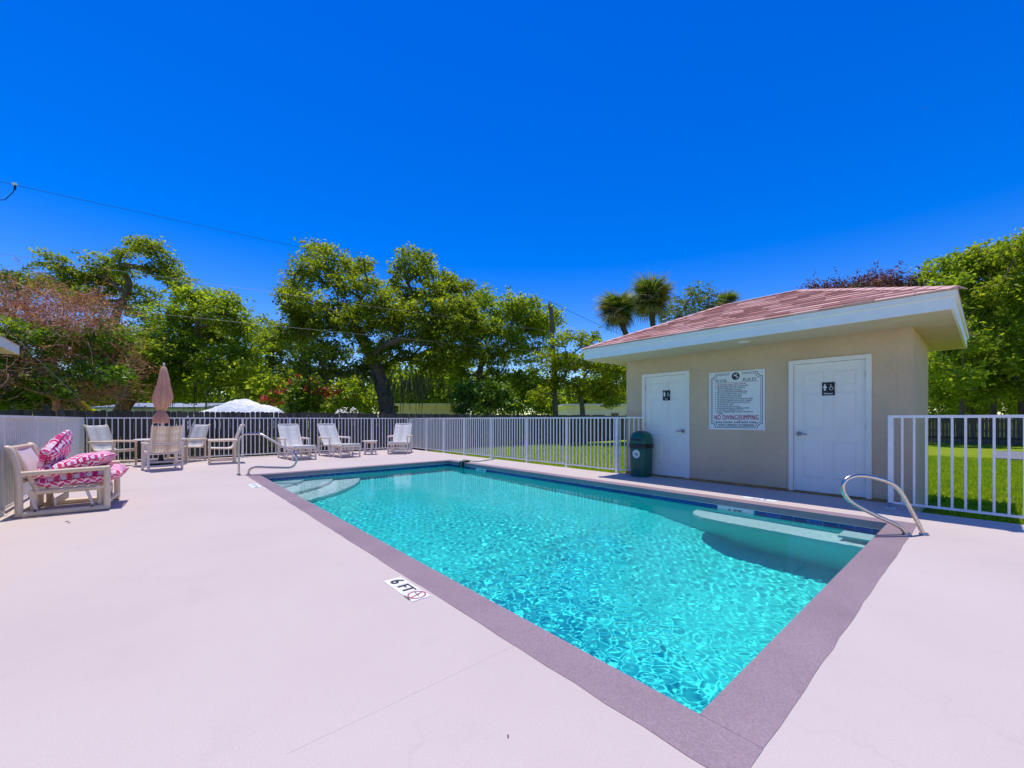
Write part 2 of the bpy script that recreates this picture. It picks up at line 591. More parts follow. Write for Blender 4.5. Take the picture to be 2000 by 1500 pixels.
# coping sections (butted, with thin joints) around the pool
cope = ob('pool_coping', None, None, kind='structure')
cw = random.Random(12)
def wavy(a, b_, k, amp=.005):
    return [a + (b_ - a) * i / k for i in range(k + 1)], [cw.uniform(-amp, amp) for _ in range(k + 1)]
def cope_piece(lo, hi, edge):
    """edge: which side ('x0', 'x1', 'y0', 'y1') carries the hand painted wavy outline"""
    k = max(4, int(max(hi[0] - lo[0], hi[1] - lo[1]) / .16))
    P = []
    if edge in ('x0', 'x1'):
        t, wv = wavy(lo[1], hi[1], k)
        if edge == 'x0':
            P = [(hi[0], lo[1]), (hi[0], hi[1])] + [(lo[0] + w_, y_) for y_, w_ in zip(t[::-1], wv)]
        else:
            P = [(lo[0], hi[1]), (lo[0], lo[1])] + [(hi[0] + w_, y_) for y_, w_ in zip(t, wv)]
    else:
        t, wv = wavy(lo[0], hi[0], k)
        if edge == 'y0':
            P = [(hi[0], hi[1]), (lo[0], hi[1])] + [(x_, lo[1] + w_) for x_, w_ in zip(t, wv)]
        else:
            P = [(lo[0], lo[1]), (hi[0], lo[1])] + [(x_, hi[1] + w_) for x_, w_ in zip(t[::-1], wv)]
    b = MB()
    n_ = len(P)
    b.add([(x_, y_, -.078) for x_, y_ in P] + [(x_, y_, .003) for x_, y_ in P],
          [tuple(range(n_))[::-1], tuple(range(n_, 2 * n_))] + [(i, (i + 1) % n_, n_ + (i + 1) % n_, n_ + i) for i in range(n_)])
    b.build('coping_section', m_cope, cope)
def cuts(a, b, k):
    t = np.linspace(a, b, k + 1)
    return [(t[i] + .0006, t[i + 1] - .0006) for i in range(k)]
for a, b_ in cuts(-CW, L + CW, 3):
    cope_piece((-CW, a), (0.02, b_), 'x0')
for a, b_ in cuts(-CW, L + CW, 3):
    cope_piece((W - .02, a), (W + CW, b_), 'x1')
for a, b_ in cuts(.0212, W - .0212, 2):
    cope_piece((a, -CW), (b_, .02), 'y0')
    cope_piece((a, L - .02), (b_, L + CW), 'y1')

# basin
WL = -.128
DP = lambda y: -1.85 if y < 1.5 else (-1.12 if y > 3.0 else -1.85 + .73 * (y - 1.5) / 1.5)
ys = [-.0, 1.5, 3.0, L]
v, f = [], []
for x in (0, W):
    for y in ys:
        v += [(x, y, DP(y)), (x, y, -.07)]
for s_ in (0, 8):
    for i in range(3):
        a = s_ + 2 * i
        f.append((a, a + 1, a + 3, a + 2))
for i in range(3):
    a = 2 * i
    f.append((a, a + 2, a + 10, a + 8))
f.append((0, 1, 9, 8)); f.append((6, 7, 15, 14))
bm = MB(); bm.add(v, f)
basin = bm.build('pool_basin', m_plaster, kind='structure')
receivers = [basin]
# curved corner steps, bench and corner foothold
for k, (r, zt) in enumerate(((.85, -.34), (1.45, -.58), (2.05, -.84))):
    b = MB()
    pts = [(0.002, L - .002)]
    for i in range(15):
        t = -PI / 2 + (PI / 2) * i / 14
        e = 1.35
        pts.append((max(.002, r * abs(math.cos(t)) ** e), L - max(.002, r * 1.06 * abs(math.sin(t)) ** e)))
    b.poly([(p[0], p[1], -1.11) for p in pts[::-1]], None, 0)
    b.v, b.f = [], []
    P = [Vector((p[0], p[1], -1.115 + .001 * k)) for p in pts]
    Q = [Vector((p[0], p[1], zt)) for p in pts]
    nn = len(P)
    b.add(P + Q, [tuple(range(nn, 2 * nn))] + [(i, (i + 1) % nn, nn + (i + 1) % nn, nn + i) for i in range(nn)])
    receivers.append(b.build('step', m_plasterw, basin))
b = MB()
pts = [(W - .003, .50), (4.17, .17), (4.17, 1.75)] + [(W - .4 + .4 * math.sin(t), 1.75 + .38 * math.sin(t)) for t in np.linspace(.2, PI / 2, 5)] 
pts = [(W - .003, .14), (4.12, .14), (4.12, 1.7), (4.15, 1.9), (4.24, 2.05), (4.38, 2.13), (W - .003, 2.16)]
nn = len(pts)
b.add([(p[0], p[1], -.66) for p in pts] + [(p[0], p[1], -.47) for p in pts], [tuple(range(nn, 2 * nn))[::-1], tuple(range(nn))] + [(i, (i + 1) % nn, nn + (i + 1) % nn, nn + i) for i in range(nn)])
receivers.append(b.build('bench', m_plasterw, basin))
b = MB(); b.b2((4.24, .003, -.34), (W - .003, .40, -.235))
receivers.append(b.build('foothold', m_plasterw, basin))
# waterline tiles
tb = MB(); tb.box((0, 0, 0), (.012, .1465, .135))
tmx = tb.mesh('waterline_tile', m_tile)
tb = MB(); tb.box((0, 0, 0), (.1465, .012, .135))
tmy = tb.mesh('waterline_tile_short', m_tile)
def tile_ok(x, y):
    for (cx, y0_, y1_) in ((W, 1.38, 1.86), (W, 7.40, 7.83)):
        if abs(x - cx) < .1 and y0_ < y < y1_:
            return False
    return True
for i in range(60):
    y = .0765 + i * .1523
    for x in (0.001, W - .001):
        if y < L - .05 and tile_ok(x, y):
            receivers.append(ob('waterline_tile', tmx, basin, (x, y, -.155)))
for i in range(30):
    x = .0765 + i * .1523
    for y in (0.001, L - .001):
        receivers.append(ob('waterline_tile', tmy, basin, (x, y, -.155)))
# waterline grout strip just above the tiles
b = MB()
b.b2((W - .006, 0, -.0865), (W, L, -.079)); b.b2((0, 0, -.0865), (.006, L, -.079))
b.b2((.007, L - .006, -.0865), (W - .007, L, -.079)); b.b2((.007, 0, -.0865), (W - .007, .006, -.079))
b.build('grout_strip', m_grout, basin)

# water surface: real waves in the mesh
nx, ny = 330, 660
gx, gy = np.meshgrid(np.linspace(.0, W, nx), np.linspace(.0, L, ny))
rng = np.random.default_rng(3)
z = np.zeros_like(gx)
for i in range(90):
    lam = rng.choice([.075, .09, .11, .14, .2, .3, .45, .8])
    k = 2 * PI / lam
    t = rng.uniform(0, 2 * PI)
    z += lam * (.0037 if lam < .12 else (.0010 if lam < .25 else .0007)) * rng.uniform(.3, 1) * np.sin(k * (gx * math.cos(t) + gy * math.sin(t)) + rng.uniform(0, 7)) * .5
# calmer towards the far end and along the right wall, livelier near the camera corner
amp = .45 + 1.35 * np.exp(-((gx) ** 2 / 5.5 + (gy - 1.0) ** 2 / 18.0))
amp *= .75 + .35 * np.sin(gx * 1.7 + .6) * np.sin(gy * 1.1 + .3)
z = z * amp + WL
Vv = np.stack([gx, gy, z], -1).reshape(-1, 3)
idx = np.arange(nx * ny).reshape(ny, nx)
Ff = np.stack([idx[:-1, :-1], idx[:-1, 1:], idx[1:, 1:], idx[1:, :-1]], -1).reshape(-1, 4)

def np_mesh(name, V, Fc, mat, smooth=False, tint=None):
    me = bpy.data.meshes.new(name)
    V = np.ascontiguousarray(V, np.float32); Fc = np.ascontiguousarray(Fc, np.int32)
    nf, k = Fc.shape
    me.vertices.add(len(V)); me.vertices.foreach_set('co', V.ravel())
    me.loops.add(nf * k); me.loops.foreach_set('vertex_index', Fc.ravel())
    me.polygons.add(nf); me.polygons.foreach_set('loop_start', np.arange(0, nf * k, k, dtype=np.int32))
    me.polygons.foreach_set('loop_total', np.full(nf, k, np.int32))
    if smooth:
        me.polygons.foreach_set('use_smooth', np.ones(nf, bool))
    if tint is not None:
        a = me.attributes.new('tint', 'FLOAT', 'FACE')
        a.data.foreach_set('value', np.ascontiguousarray(tint, np.float32))
    me.materials.append(mat)
    me.update(calc_edges=True)
    return me
water = ob('pool_water', np_mesh('pool_water', Vv, Ff, m_water, True), kind='structure')
water.cycles.is_caustics_caster = True
for r_ in receivers:
    r_.cycles.is_caustics_receiver = True

# ------------------------------------------------------------------ pool depth markers
def plate(name, label, cat, origin, ex, ey, w_, h_, mat, t=.004, group=None):
    nn = ex.cross(ey)
    r = thing(name, label, cat, origin, 0, group)
    b = MB(); b.poly([(-w_ / 2, -h_ / 2), (w_ / 2, -h_ / 2), (w_ / 2, h_ / 2), (-w_ / 2, h_ / 2)], ((0, 0, 0), ex, ey, nn), t)
    b.build('plate', mat, r)
    return r, nn
def glyph(r, name, me, px, py, ex, ey, nn, lift):
    o = ob(name, me, r)
    m = Matrix((ex, ey, nn)).transposed().to_4x4()
    m.translation = ex * px + ey * py + nn * lift
    o.matrix_local = m
    return o
def ring(r0, r1, n=28):
    b = MB()
    vs = []
    for k in range(n):
        t = 2 * PI * k / n
        vs += [(r0 * math.cos(t), r0 * math.sin(t), 0), (r1 * math.cos(t), r1 * math.sin(t), 0)]
    b.add(vs, [(2 * k, 2 * k + 1, (2 * k + 3) % (2 * n), (2 * k + 2) % (2 * n)) for k in range(n)])
    return b
def no_diving(r, px, py, ex, ey, nn, rad, lift):
    b = ring(rad * .86, rad)
    q = Matrix.Rotation(PI * .62, 3, 'Z')
    b.box((0, 0, 0), (rad * 1.8, rad * .13, .0006), q)
    glyph(r, 'no_diving_mark', b.mesh('no_diving_mark', m_red), px, py, ex, ey, nn, lift + .0008)
    b = MB()
    b.poly([(-.5 * rad, .12 * rad, 0), (.1 * rad, .02 * rad, 0), (.62 * rad, -.05 * rad, 0), (.1 * rad, .14 * rad, 0), (-.1 * rad, .45 * rad, 0), (-.18 * rad, .42 * rad, 0), (-.05 * rad, .16 * rad, 0)])
    b.lathe([(.10 * rad, 0), (.10 * rad, .0004)], 10, (-.58 * rad, .16 * rad, 0))
    glyph(r, 'diver_figure', b.mesh('diver_figure', m_ink), px, py, ex, ey, nn, lift)
# on the deck by the left long side: three tiles, read from the deck
dm = thing('depth_marker', 'white deck tiles reading 6 FT with a red no diving circle', 'depth marker', (-.302, 1.875, .001))
ex, ey = -Y, X
for k, off in enumerate((-.146, 0, .146)):
    b = MB(); b.poly([(off - .071, -.066), (off + .071, -.066), (off + .071, .066), (off - .071, .066)], ((0, 0, 0), ex, ey, Z), .003)
    b.build('tile', m_signw, dm)
glyph(dm, 'numeral', text_mesh('numeral', '6', .135, m_ink, .003), -.146, 0, ex, ey, Z, .0042)
glyph(dm, 'lettering', text_mesh('lettering', 'FT', .120, m_ink, .003), 0, 0, ex, ey, Z, .0042)
no_diving(dm, .146, .004, ex, ey, Z, .060, .0042)
glyph(dm, 'lettering', text_mesh('lettering', 'NO DIVING', .016, m_ink), .146, -.064, ex, ey, Z, .0042)
dm = thing('depth_marker', 'faded round deck marker on the left edge near the far handrail', 'depth marker', (-.31, 7.6, .001))
b = MB(); b.poly([(-.24, -.07), (.24, -.07), (.24, .07), (-.24, .07)], ((0, 0, 0), ex, ey, Z), .003)
b.build('plate', m_grout, dm)
glyph(dm, 'lettering', text_mesh('lettering', '3 FT', .10, m_pad, .001), -.06, 0, ex, ey, Z, .0042)
b = MB(); b.lathe([(.03, 0), (.03, .001)], 12)
glyph(dm, 'dot', b.mesh('dot', m_ink), .18, 0, ex, ey, Z, .0042)
dm = thing('depth_marker', 'faded 6 FT deck marker in front of the building doors', 'depth marker', (5.0, 1.45, .001))
ex, ey = Y, -X
b = MB(); b.poly([(-.22, -.065), (.22, -.065), (.22, .065), (-.22, .065)], ((0, 0, 0), ex, ey, Z), .003)
b.build('plate', m_grout, dm)
glyph(dm, 'lettering', text_mesh('lettering', '6 FT', .11, m_pad, .001), 0, 0, ex, ey, Z, .0042)
# in the waterline
for (yy, ww, body, lab) in ((1.62, .47, '6 FT', 'white waterline tile reading 6 FT on the right pool wall'), (7.615, .42, '3 FT', 'white waterline tile reading 3 FT by the far right pool corner')):
    ex, ey = -Y, Z
    r, nn = plate('depth_marker', lab, 'depth marker', (W - .001, yy, -.155), ex, ey, ww, .135, m_grout, .008)
    glyph(r, 'lettering', text_mesh('lettering', body, .105, m_ink, .002), 0, 0, ex, ey, nn, .0092)

# ------------------------------------------------------------------ building
XW, YR, YL, XB, HS = 6.1, -.045, 4.41, 8.2, 2.40
bld = thing('pool_house', 'small beige stucco pool house with pink hip roof and two white doors', 'building', (XW, YL, 0))
BO = bld.location
def bb(name, mat, **k):
    def go(b):
        return b.build(name, mat, k.get('parent', bld), BO if k.get('parent') is None else None)
    return go
d1 = (3.014, 4.02); d2 = (.373, 1.386); DH = 2.085
b = MB()
b.b2((XW, YR, -.3), (XB, YR + .15, HS)); b.b2((XW, YL - .15, -.3), (XB, YL, HS)); b.b2((XB - .15, YR + .151, -.3), (XB, YL - .151, HS))
b.b2((XW, YR + .151, -.3), (XW + .15, d2[0], HS)); b.b2((XW, d2[1], -.3), (XW + .15, d1[0], HS)); b.b2((XW, d1[1], -.3), (XW + .15, YL - .151, HS))
b.b2((XW, d2[0], DH), (XW + .15, d2[1], HS)); b.b2((XW, d1[0], DH), (XW + .15, d1[1], HS))
b.b2((XW, d2[0], -.3), (XW + .15, d2[1], -.02)); b.b2((XW, d1[0], -.3), (XW + .15, d1[1], -.02))
b.build('wall', m_wall, bld, BO)
b = MB()
b.b2((XW - .035, YR - .012, .002), (XW - .001, d2[0] - .004, .04)); b.b2((XW - .035, d2[1] + .004, .002), (XW - .001, d1[0] - .004, .04)); b.b2((XW - .035, d1[1] + .004, .002), (XW - .001, YL, .04))
b.b2((XW - .045, d2[0] - .003, .002), (XW + .02, d2[1] + .003, .022)); b.b2((XW - .045, d1[0] - .003, .002), (XW + .02, d1[1] + .003, .022))
b.build('base_trim', m_rust, bld, BO)
EX0, EX1, EY0, EY1, EZ = 5.17, 9.13, -.46, 4.82, 2.607
b = MB(); b.b2((EX0 + .03, EY0 + .03, HS), (EX1 - .03, EY1 - .03, HS + .03)); b.build('soffit', m_soffit, bld, BO)
b = MB()
for lo, hi in (((EX0, EY0), (EX0 + .028, EY1)), ((EX1 - .028, EY0), (EX1, EY1)), ((EX0 + .029, EY0), (EX1 - .029, EY0 + .028)), ((EX0 + .029, EY1 - .028), (EX1 - .029, EY1))):
    b.b2((lo[0], lo[1], HS - .006), (hi[0], hi[1], HS + .142))
b.build('fascia', m_fascia, bld, BO)
b = MB(); o_ = .022
for lo, hi in (((EX0 - o_, EY0 - o_), (EX0 + .028, EY1 + o_)), ((EX1 - .028, EY0 - o_), (EX1 + o_, EY1 + o_)), ((EX0 + .029, EY0 - o_), (EX1 - .029, EY0 + .028)), ((EX0 + .029, EY1 - .028), (EX1 - .029, EY1 + o_))):
    b.b2((lo[0], lo[1], HS + .1435), (hi[0], hi[1], EZ - .004))
b.build('drip_edge', m_fascia, bld, BO)
# roof deck (hip) and shingles
xm = (EX0 + EX1) / 2; hd = (EX1 - EX0) / 2; RZ = 3.46
ya, yb = EY0 + hd, EY1 - hd
roofv = [(EX0 - .03, EY0 - .03, EZ), (EX1 + .03, EY0 - .03, EZ), (EX1 + .03, EY1 + .03, EZ), (EX0 - .03, EY1 + .03, EZ), (xm, ya, RZ), (xm, yb, RZ)]
b = MB(); b.add(roofv, [(0, 1, 4), (1, 2, 5, 4), (2, 3, 5), (3, 0, 4, 5), (0, 3, 2, 1)])
roof = b.build('roof', m_shingle, bld, BO)
slope = math.atan2(RZ - EZ, hd + .03); SL = math.hypot(RZ - EZ, hd + .03)
ncs = 14; ex_ = SL / ncs
rr = random.Random(8)
for c_ in range(ncs):
    s0 = c_ * ex_
    frac = s0 / SL
    ylo = EY0 - .03 + frac * (hd + .03); yhi = EY1 + .03 - frac * (hd + .03)
    fr2 = min(1, (s0 + ex_) / SL)
    ylo2 = EY0 - .03 + fr2 * (hd + .03); yhi2 = EY1 + .03 - fr2 * (hd + .03)
    y = ylo - rr.uniform(0, .3)
    while y < yhi:
        wd = rr.uniform(.24, .42)
        a, e = max(y, ylo), min(y + wd - .006, yhi)
        if e - a > .03:
            a2, e2 = max(a, ylo2), min(e, yhi2)
            if e2 - a2 < .01:
                a2 = e2 = min(max((a + e) / 2, ylo2), yhi2); a2 -= .003; e2 += .003
            th = .018 + rr.uniform(0, .014)
            def pt(s_, yy, h):
                return (EX0 - .03 + s_ * math.cos(slope) - h * math.sin(slope), yy, EZ + s_ * math.sin(slope) + h * math.cos(slope))
            b = MB()
            vs = [pt(s0 - .012, a, .003), pt(s0 - .012, e, .003), pt(s0 + ex_, e2, .001), pt(s0 + ex_, a2, .001), pt(s0 - .012, a, th), pt(s0 - .012, e, th), pt(s0 + ex_, e2, .004), pt(s0 + ex_, a2, .004)]
            b.add(vs, [(0, 3, 2, 1), (4, 5, 6, 7), (0, 1, 5, 4), (1, 2, 6, 5), (2, 3, 7, 6), (3, 0, 4, 7)])
            b.build('shingle', m_shingle, roof, BO)
        y += wd
b = MB()
for p, q in ((roofv[0], roofv[4]), (roofv[1], roofv[4]), (roofv[2], roofv[5]), (roofv[3], roofv[5]), (roofv[4], roofv[5])):
    P, Q = Vector(p), Vector(q)
    d = (Q - P); ln = d.length; d.normalize()
    k = int(ln / .16)
    sd = d.cross(Z).normalized()
    for i in range(k):
        c0 = P + d * (i * ln / k); c1 = P + d * ((i + 1.15) * ln / k)
        for h0, h1 in ((.022, .012),):
            A = [c0 + sd * .10 - Z * .025 + Z * h0, c0 + Z * (h0 + .012), c0 - sd * .10 - Z * .025 + Z * h0]
            B_ = [c1 + sd * .10 - Z * .025 + Z * h1, c1 + Z * (h1 + .012), c1 - sd * .10 - Z * .025 + Z * h1]
            b.add(A + B_ + [A[0] - Z * .012, A[1] - Z * .012, A[2] - Z * .012], [(0, 1, 4, 3), (1, 2, 5, 4), (0, 6, 7, 1), (1, 7, 8, 2)])
b.build('ridge_cap', m_shingle, roof, BO)['kind'] = 'stuff'
# soffit lights
lt = MB(); lt.lathe([(.085, 0), (.088, -.012), (.06, -.02), (.0005, -.022)], 24, (5.53, 1.85, HS))
o = lt.build('soffit_light', m_signw, bld, BO, True)

def door(dy, hinge_left, lab):
    y0_, y1_ = dy
    root = bld
    fr = MB()
    j = .062
    fr.b2((XW - .022, y0_, .0), (XW + .10, y0_ + j, DH)); fr.b2((XW - .022, y1_ - j, .0), (XW + .10, y1_, DH))
    fr.b2((XW - .022, y0_ + j + .0005, DH - j), (XW + .10, y1_ - j - .0005, DH))
    frame = fr.build('door_frame', m_door, bld, BO)
    a, c = y0_ + j + .004, y1_ - j - .004
    wd = c - a; top = DH - j - .004; bot = .03
    xf = XW + .012
    D = MB()
    D.b2((xf + .010, a, bot), (xf + .04, c, top))
    # six raised panels: stiles and rails proud of the recess, bevelled fields inside
    sw = .115 * wd / .9
    mid = (a + c) / 2
    colr = [(a + sw, mid - sw * .45), (mid + sw * .45, c - sw)]
    rows = [(bot + .20, bot + .80), (bot + .97, bot + 1.55), (bot + 1.64, top - .115)]
    def face(lo, hi):
        D.b2((xf, lo[0], lo[1]), (xf + .0095, hi[0], hi[1]))
    zs = [bot] + [q for r_ in rows for q in r_] + [top]
    for i in range(0, len(zs), 2):
        face((a, zs[i]), (c, zs[i + 1]))
    for (p, q) in rows:
        face((a, p + .0005), (colr[0][0], q - .0005)); face((colr[0][1], p + .0005), (colr[1][0], q - .0005)); face((colr[1][1], p + .0005), (c, q - .0005))
    door_o = D.build('door', m_door, bld, BO)
    for (p, q) in rows:
        for (l_, r_) in colr:
            P = MB(); i1, i2 = .012, .045
            xr = xf + .0098
            vs = [(xr, l_ + i1, p + i1), (xr, r_ - i1, p + i1), (xr, r_ - i1, q - i1), (xr, l_ + i1, q - i1)]
            vs += [(xf + .0005, l_ + i2, p + i2), (xf + .0005, r_ - i2, p + i2), (xf + .0005, r_ - i2, q - i2), (xf + .0005, l_ + i2, q - i2)]
            P.add(vs, [(4, 7, 6, 5), (0, 4, 5, 1), (1, 5, 6, 2), (2, 6, 7, 3), (3, 7, 4, 0)])
            P.build('door_panel', m_door, door_o, BO)
    # photo left is +y
    yh = c - .012 if hinge_left else a + .012
    yk = a + .07 if hinge_left else c - .07
    for zz in (.28, 1.05, 1.80):
        H = MB(); H.tube([(xf - .006, yh + (.014 if hinge_left else -.014), zz - .045), (xf - .006, yh + (.014 if hinge_left else -.014), zz + .045)], .007, 6)
        H.build('hinge', m_steeld, door_o, BO)
    K = MB()
    K.tube([(xf, yk, .925), (xf - .022, yk, .925)], .036, 16)
    K.tube([(xf - .022, yk, .925), (xf - .055, yk, .925)], .012, 8)
    sgn = 1 if hinge_left else -1
    K.tube([(xf - .055, yk, .925), (xf - .058, yk + sgn * .03, .927), (xf - .055, yk + sgn * .115, .920)], [.013, .013, .009], 8, 3)
    K.build('door_handle', m_steeld, door_o, BO, True)
door(d1, True, 'l'); door(d2, False, 'r')
# restroom signs
def person(b, cx, cy, s, skirt):
    b.lathe([(.085 * s, 0), (.085 * s, .0006)], 12, (cx, cy + .40 * s, 0))
    if skirt:
        b.poly([(cx - .10 * s, cy + .28 * s, 0), (cx - .26 * s, cy - .10 * s, 0), (cx - .10 * s, cy - .10 * s, 0), (cx - .10 * s, cy - .48 * s, 0), (cx + .10 * s, cy - .48 * s, 0), (cx + .10 * s, cy - .10 * s, 0), (cx + .26 * s, cy - .10 * s, 0), (cx + .10 * s, cy + .28 * s, 0)])
    else:
        b.poly([(cx - .2 * s, cy + .28 * s, 0), (cx - .2 * s, cy - .08 * s, 0), (cx - .12 * s, cy - .08 * s, 0), (cx - .12 * s, cy - .48 * s, 0), (cx + .12 * s, cy - .48 * s, 0), (cx + .12 * s, cy - .08 * s, 0), (cx + .2 * s, cy - .08 * s, 0), (cx + .2 * s, cy + .28 * s, 0)])
def wheelchair(b, cx, cy, s):
    rg = ring(.20 * s, .26 * s, 18)
    b.add([(x + cx, y + cy - .15 * s, z) for x, y, z in rg.v], rg.f)
    b.lathe([(.07 * s, 0), (.07 * s, .0006)], 10, (cx - .06 * s, cy + .38 * s, 0))
    b.poly([(cx - .09 * s, cy + .28 * s, 0), (cx - .02 * s, cy + .28 * s, 0), (cx + .02 * s, cy + .05 * s, 0), (cx + .18 * s, cy + .05 * s, 0), (cx + .34 * s, cy - .30 * s, 0), (cx + .27 * s, cy - .33 * s, 0), (cx + .14 * s, cy - .02 * s, 0), (cx - .06 * s, cy - .02 * s, 0)])
def restroom(yc, zc, word, skirt, lab):
    ex, ey = -Y, Z
    r, nn = plate('restroom_sign', lab, 'restroom sign', (XW + .0115, yc, zc), ex, ey, .155, .20, m_ink, .006)
    b = MB(); person(b, -.042, .025, .105, skirt)
    glyph(r, 'person_figure', b.mesh('person_figure', m_signw), 0, 0, ex, ey, nn, .0068)
    b = MB(); wheelchair(b, .036, .022, .10)
    glyph(r, 'wheelchair_figure', b.mesh('wheelchair_figure', m_signw), 0, 0, ex, ey, nn, .0068)
    glyph(r, 'lettering', text_mesh('lettering', word, .034, m_signw, .0006), 0, -.072, ex, ey, nn, .0068)
restroom(3.49, 1.63, 'Men', False, 'black restroom sign reading Men on the left door')
restroom(.875, 1.615, 'Women', True, 'black restroom sign reading Women on the right door')

# pool rules sign
sg_w, sg_h = .915, 1.03
ex, ey = -Y, Z
sg, nn = plate('rules_sign', 'white pool rules sign with black border on the wall between the doors', 'sign', (XW - .002, 2.185, 1.485), ex, ey, sg_w, sg_h, m_signw, .012)
LF = .0130
def border(inset, cut, wd):
    w2, h2 = sg_w / 2 - inset, sg_h / 2 - inset
    path = []
    for cx, cy, a0 in ((w2, -h2, PI), (w2, h2, 1.5 * PI), (-w2, h2, 0), (-w2, -h2, .5 * PI)):
        arc = [(cx + cut * math.cos(a0 - t), cy + cut * math.sin(a0 - t)) for t in np.linspace(0, PI / 2, 7)]
        path += arc
    b = MB()
    P = path
    n_ = len(P)
    off = []
    for i in range(n_):
        p = Vector(P[i]).to_3d(); a = Vector(P[i - 1]).to_3d(); c = Vector(P[(i + 1) % n_]).to_3d()
        t = ((p - a).normalized() + (c - p).normalized())
        t.normalize()
        nrm = Vector((-t.y, t.x, 0))
        off.append(p + nrm * wd)
    vs = [(*p, 0) for p in P] + [tuple(q) for q in off]
    fs = [(i, (i + 1) % n_, n_ + (i + 1) % n_, n_ + i) for i in range(n_)]
    # leave the gap for the emblem at the top centre
    def top_gap(face):
        c = [vs[i] for i in face]
        return False
    b.add(vs, fs)
    return b
b1 = border(.034, .075, .011); b2_ = border(.058, .078, .008)
b1.add(b2_.v, b2_.f)
glyph(sg, 'border', b1.mesh('border', m_ink), 0, 0, ex, ey, nn, LF)
b = MB(); b.b2((-.10, .42, 0), (.10, .50, .0003)); glyph(sg, 'border_gap', b.mesh('border_gap', m_signw), 0, 0, ex, ey, nn, LF + .0004)
b = MB(); b.lathe([(.066, 0), (.066, .0008)], 28); glyph(sg, 'emblem', b.mesh('emblem', m_ink), 0, .425, ex, ey, nn, LF + .0008)
b = MB()
b.poly([(-.035, .005, 0), (-.005, .045, 0), (.0, .012, 0), (.025, .045, 0), (.035, .038, 0), (-.002, -.012, 0), (-.006, .016, 0), (-.03, -.005, 0)])
b.poly([(.005, -.042, 0), (.02, .0, 0), (.04, .0, 0), (.05, -.042, 0), (.04, -.042, 0), (.032, -.012, 0), (.026, -.012, 0), (.016, -.042, 0)])
glyph(sg, 'emblem_mark', b.mesh('emblem_mark', m_signw), -.004, .425, ex, ey, nn, LF + .0022)
def line(txt, x, y, size, mat, bold=.0006, sx=1.0, align='LEFT'):
    glyph(sg, 'lettering', text_mesh('lettering', txt, size, mat, bold, sx, align), x, y, ex, ey, nn, LF)
line('POOL', -.345, .352, .078, m_ink, -.0006, 1.0)
line('RULES', .115, .352, .078, m_ink, -.0006, 1.0)
b = MB(); b.b2((-.35, .314, 0), (.35, .318, .0004)); glyph(sg, 'rule_line', b.mesh('rule_line', m_ink), 0, 0, ex, ey, nn, LF)
rules = [('NO LIFEGUARD. SWIM AT YOUR OWN RISK', 1), ('RESIDENTS AND GUESTS ONLY, IN POOL AREA', 0), ('ANYONE UNDER THE AGE OF 12 MUST BE', 0), (' DIRECTLY SUPERVISED BY AN ADULT', -1), ('MUST USE SHOWER BEFORE ENTERING POOL', 0), ('NO FOOD OR DRINK WITHIN 4 FT OF POOL', 0), ('NO GLASS ALLOWED AT POOL AREA', 0), ('NO RUNNING AROUND POOL DECK', 0), ('NO ROUGH PLAY IN POOL OR AROUND POOL AREA', 0), ('NO CHILDREN SWIMMING BEFORE POTTY TRAINED', 0), ('NO PETS ALLOWED IN POOL OR ON POOL DECK', 0), ('USE TOWELS ON CHAIRS', 0), ('PLEASE CLEAN UP AREA AFTER USE', 0), ('PLEASE WEAR APPROPRIATE SWIMMING ATTIRE', 0), ('IN THE EVENT OF EMERGENCY DIAL 911', 0), ('DURING THUNDERSTORMS THE POOL AREA WILL BE', 0), (' CLOSED', -1)]
bl = MB()
for i, (t_, kind_) in enumerate(rules):
    yy = .285 - i * .0325
    line(t_, -.315, yy, .0305, m_red if kind_ == 1 else m_ink, .0004, .80)
    if kind_ >= 0:
        bl.poly([(-.350, yy, 0), (-.340, yy - .009, 0), (-.330, yy, 0), (-.340, yy + .009, 0)])
glyph(sg, 'bullets', bl.mesh('bullets', m_ink), 0, 0, ex, ey, nn, LF)['kind'] = 'stuff'
glyph(sg, 'lettering', text_mesh('lettering', 'NO DIVING/JUMPING', .122, m_red, .0022, .57, 'CENTER', .0008, 1.12), 0, -.302, ex, ey, nn, LF)
line('POOL HOURS:  8 AM UNTIL DARK', 0, -.385, .046, m_ink, .0008, .95, 'CENTER')
line('POOL CAPACITY 25 PERSONS', 0, -.432, .046, m_ink, .0008, .95, 'CENTER')
for sx_ in (-.42, .42):
    for sy_ in (-.475, .475):
        b = MB(); b.lathe([(.008, 0), (.006, .004)], 8); glyph(sg, 'screw', b.mesh('screw', m_steeld), sx_, sy_, ex, ey, nn, .012)

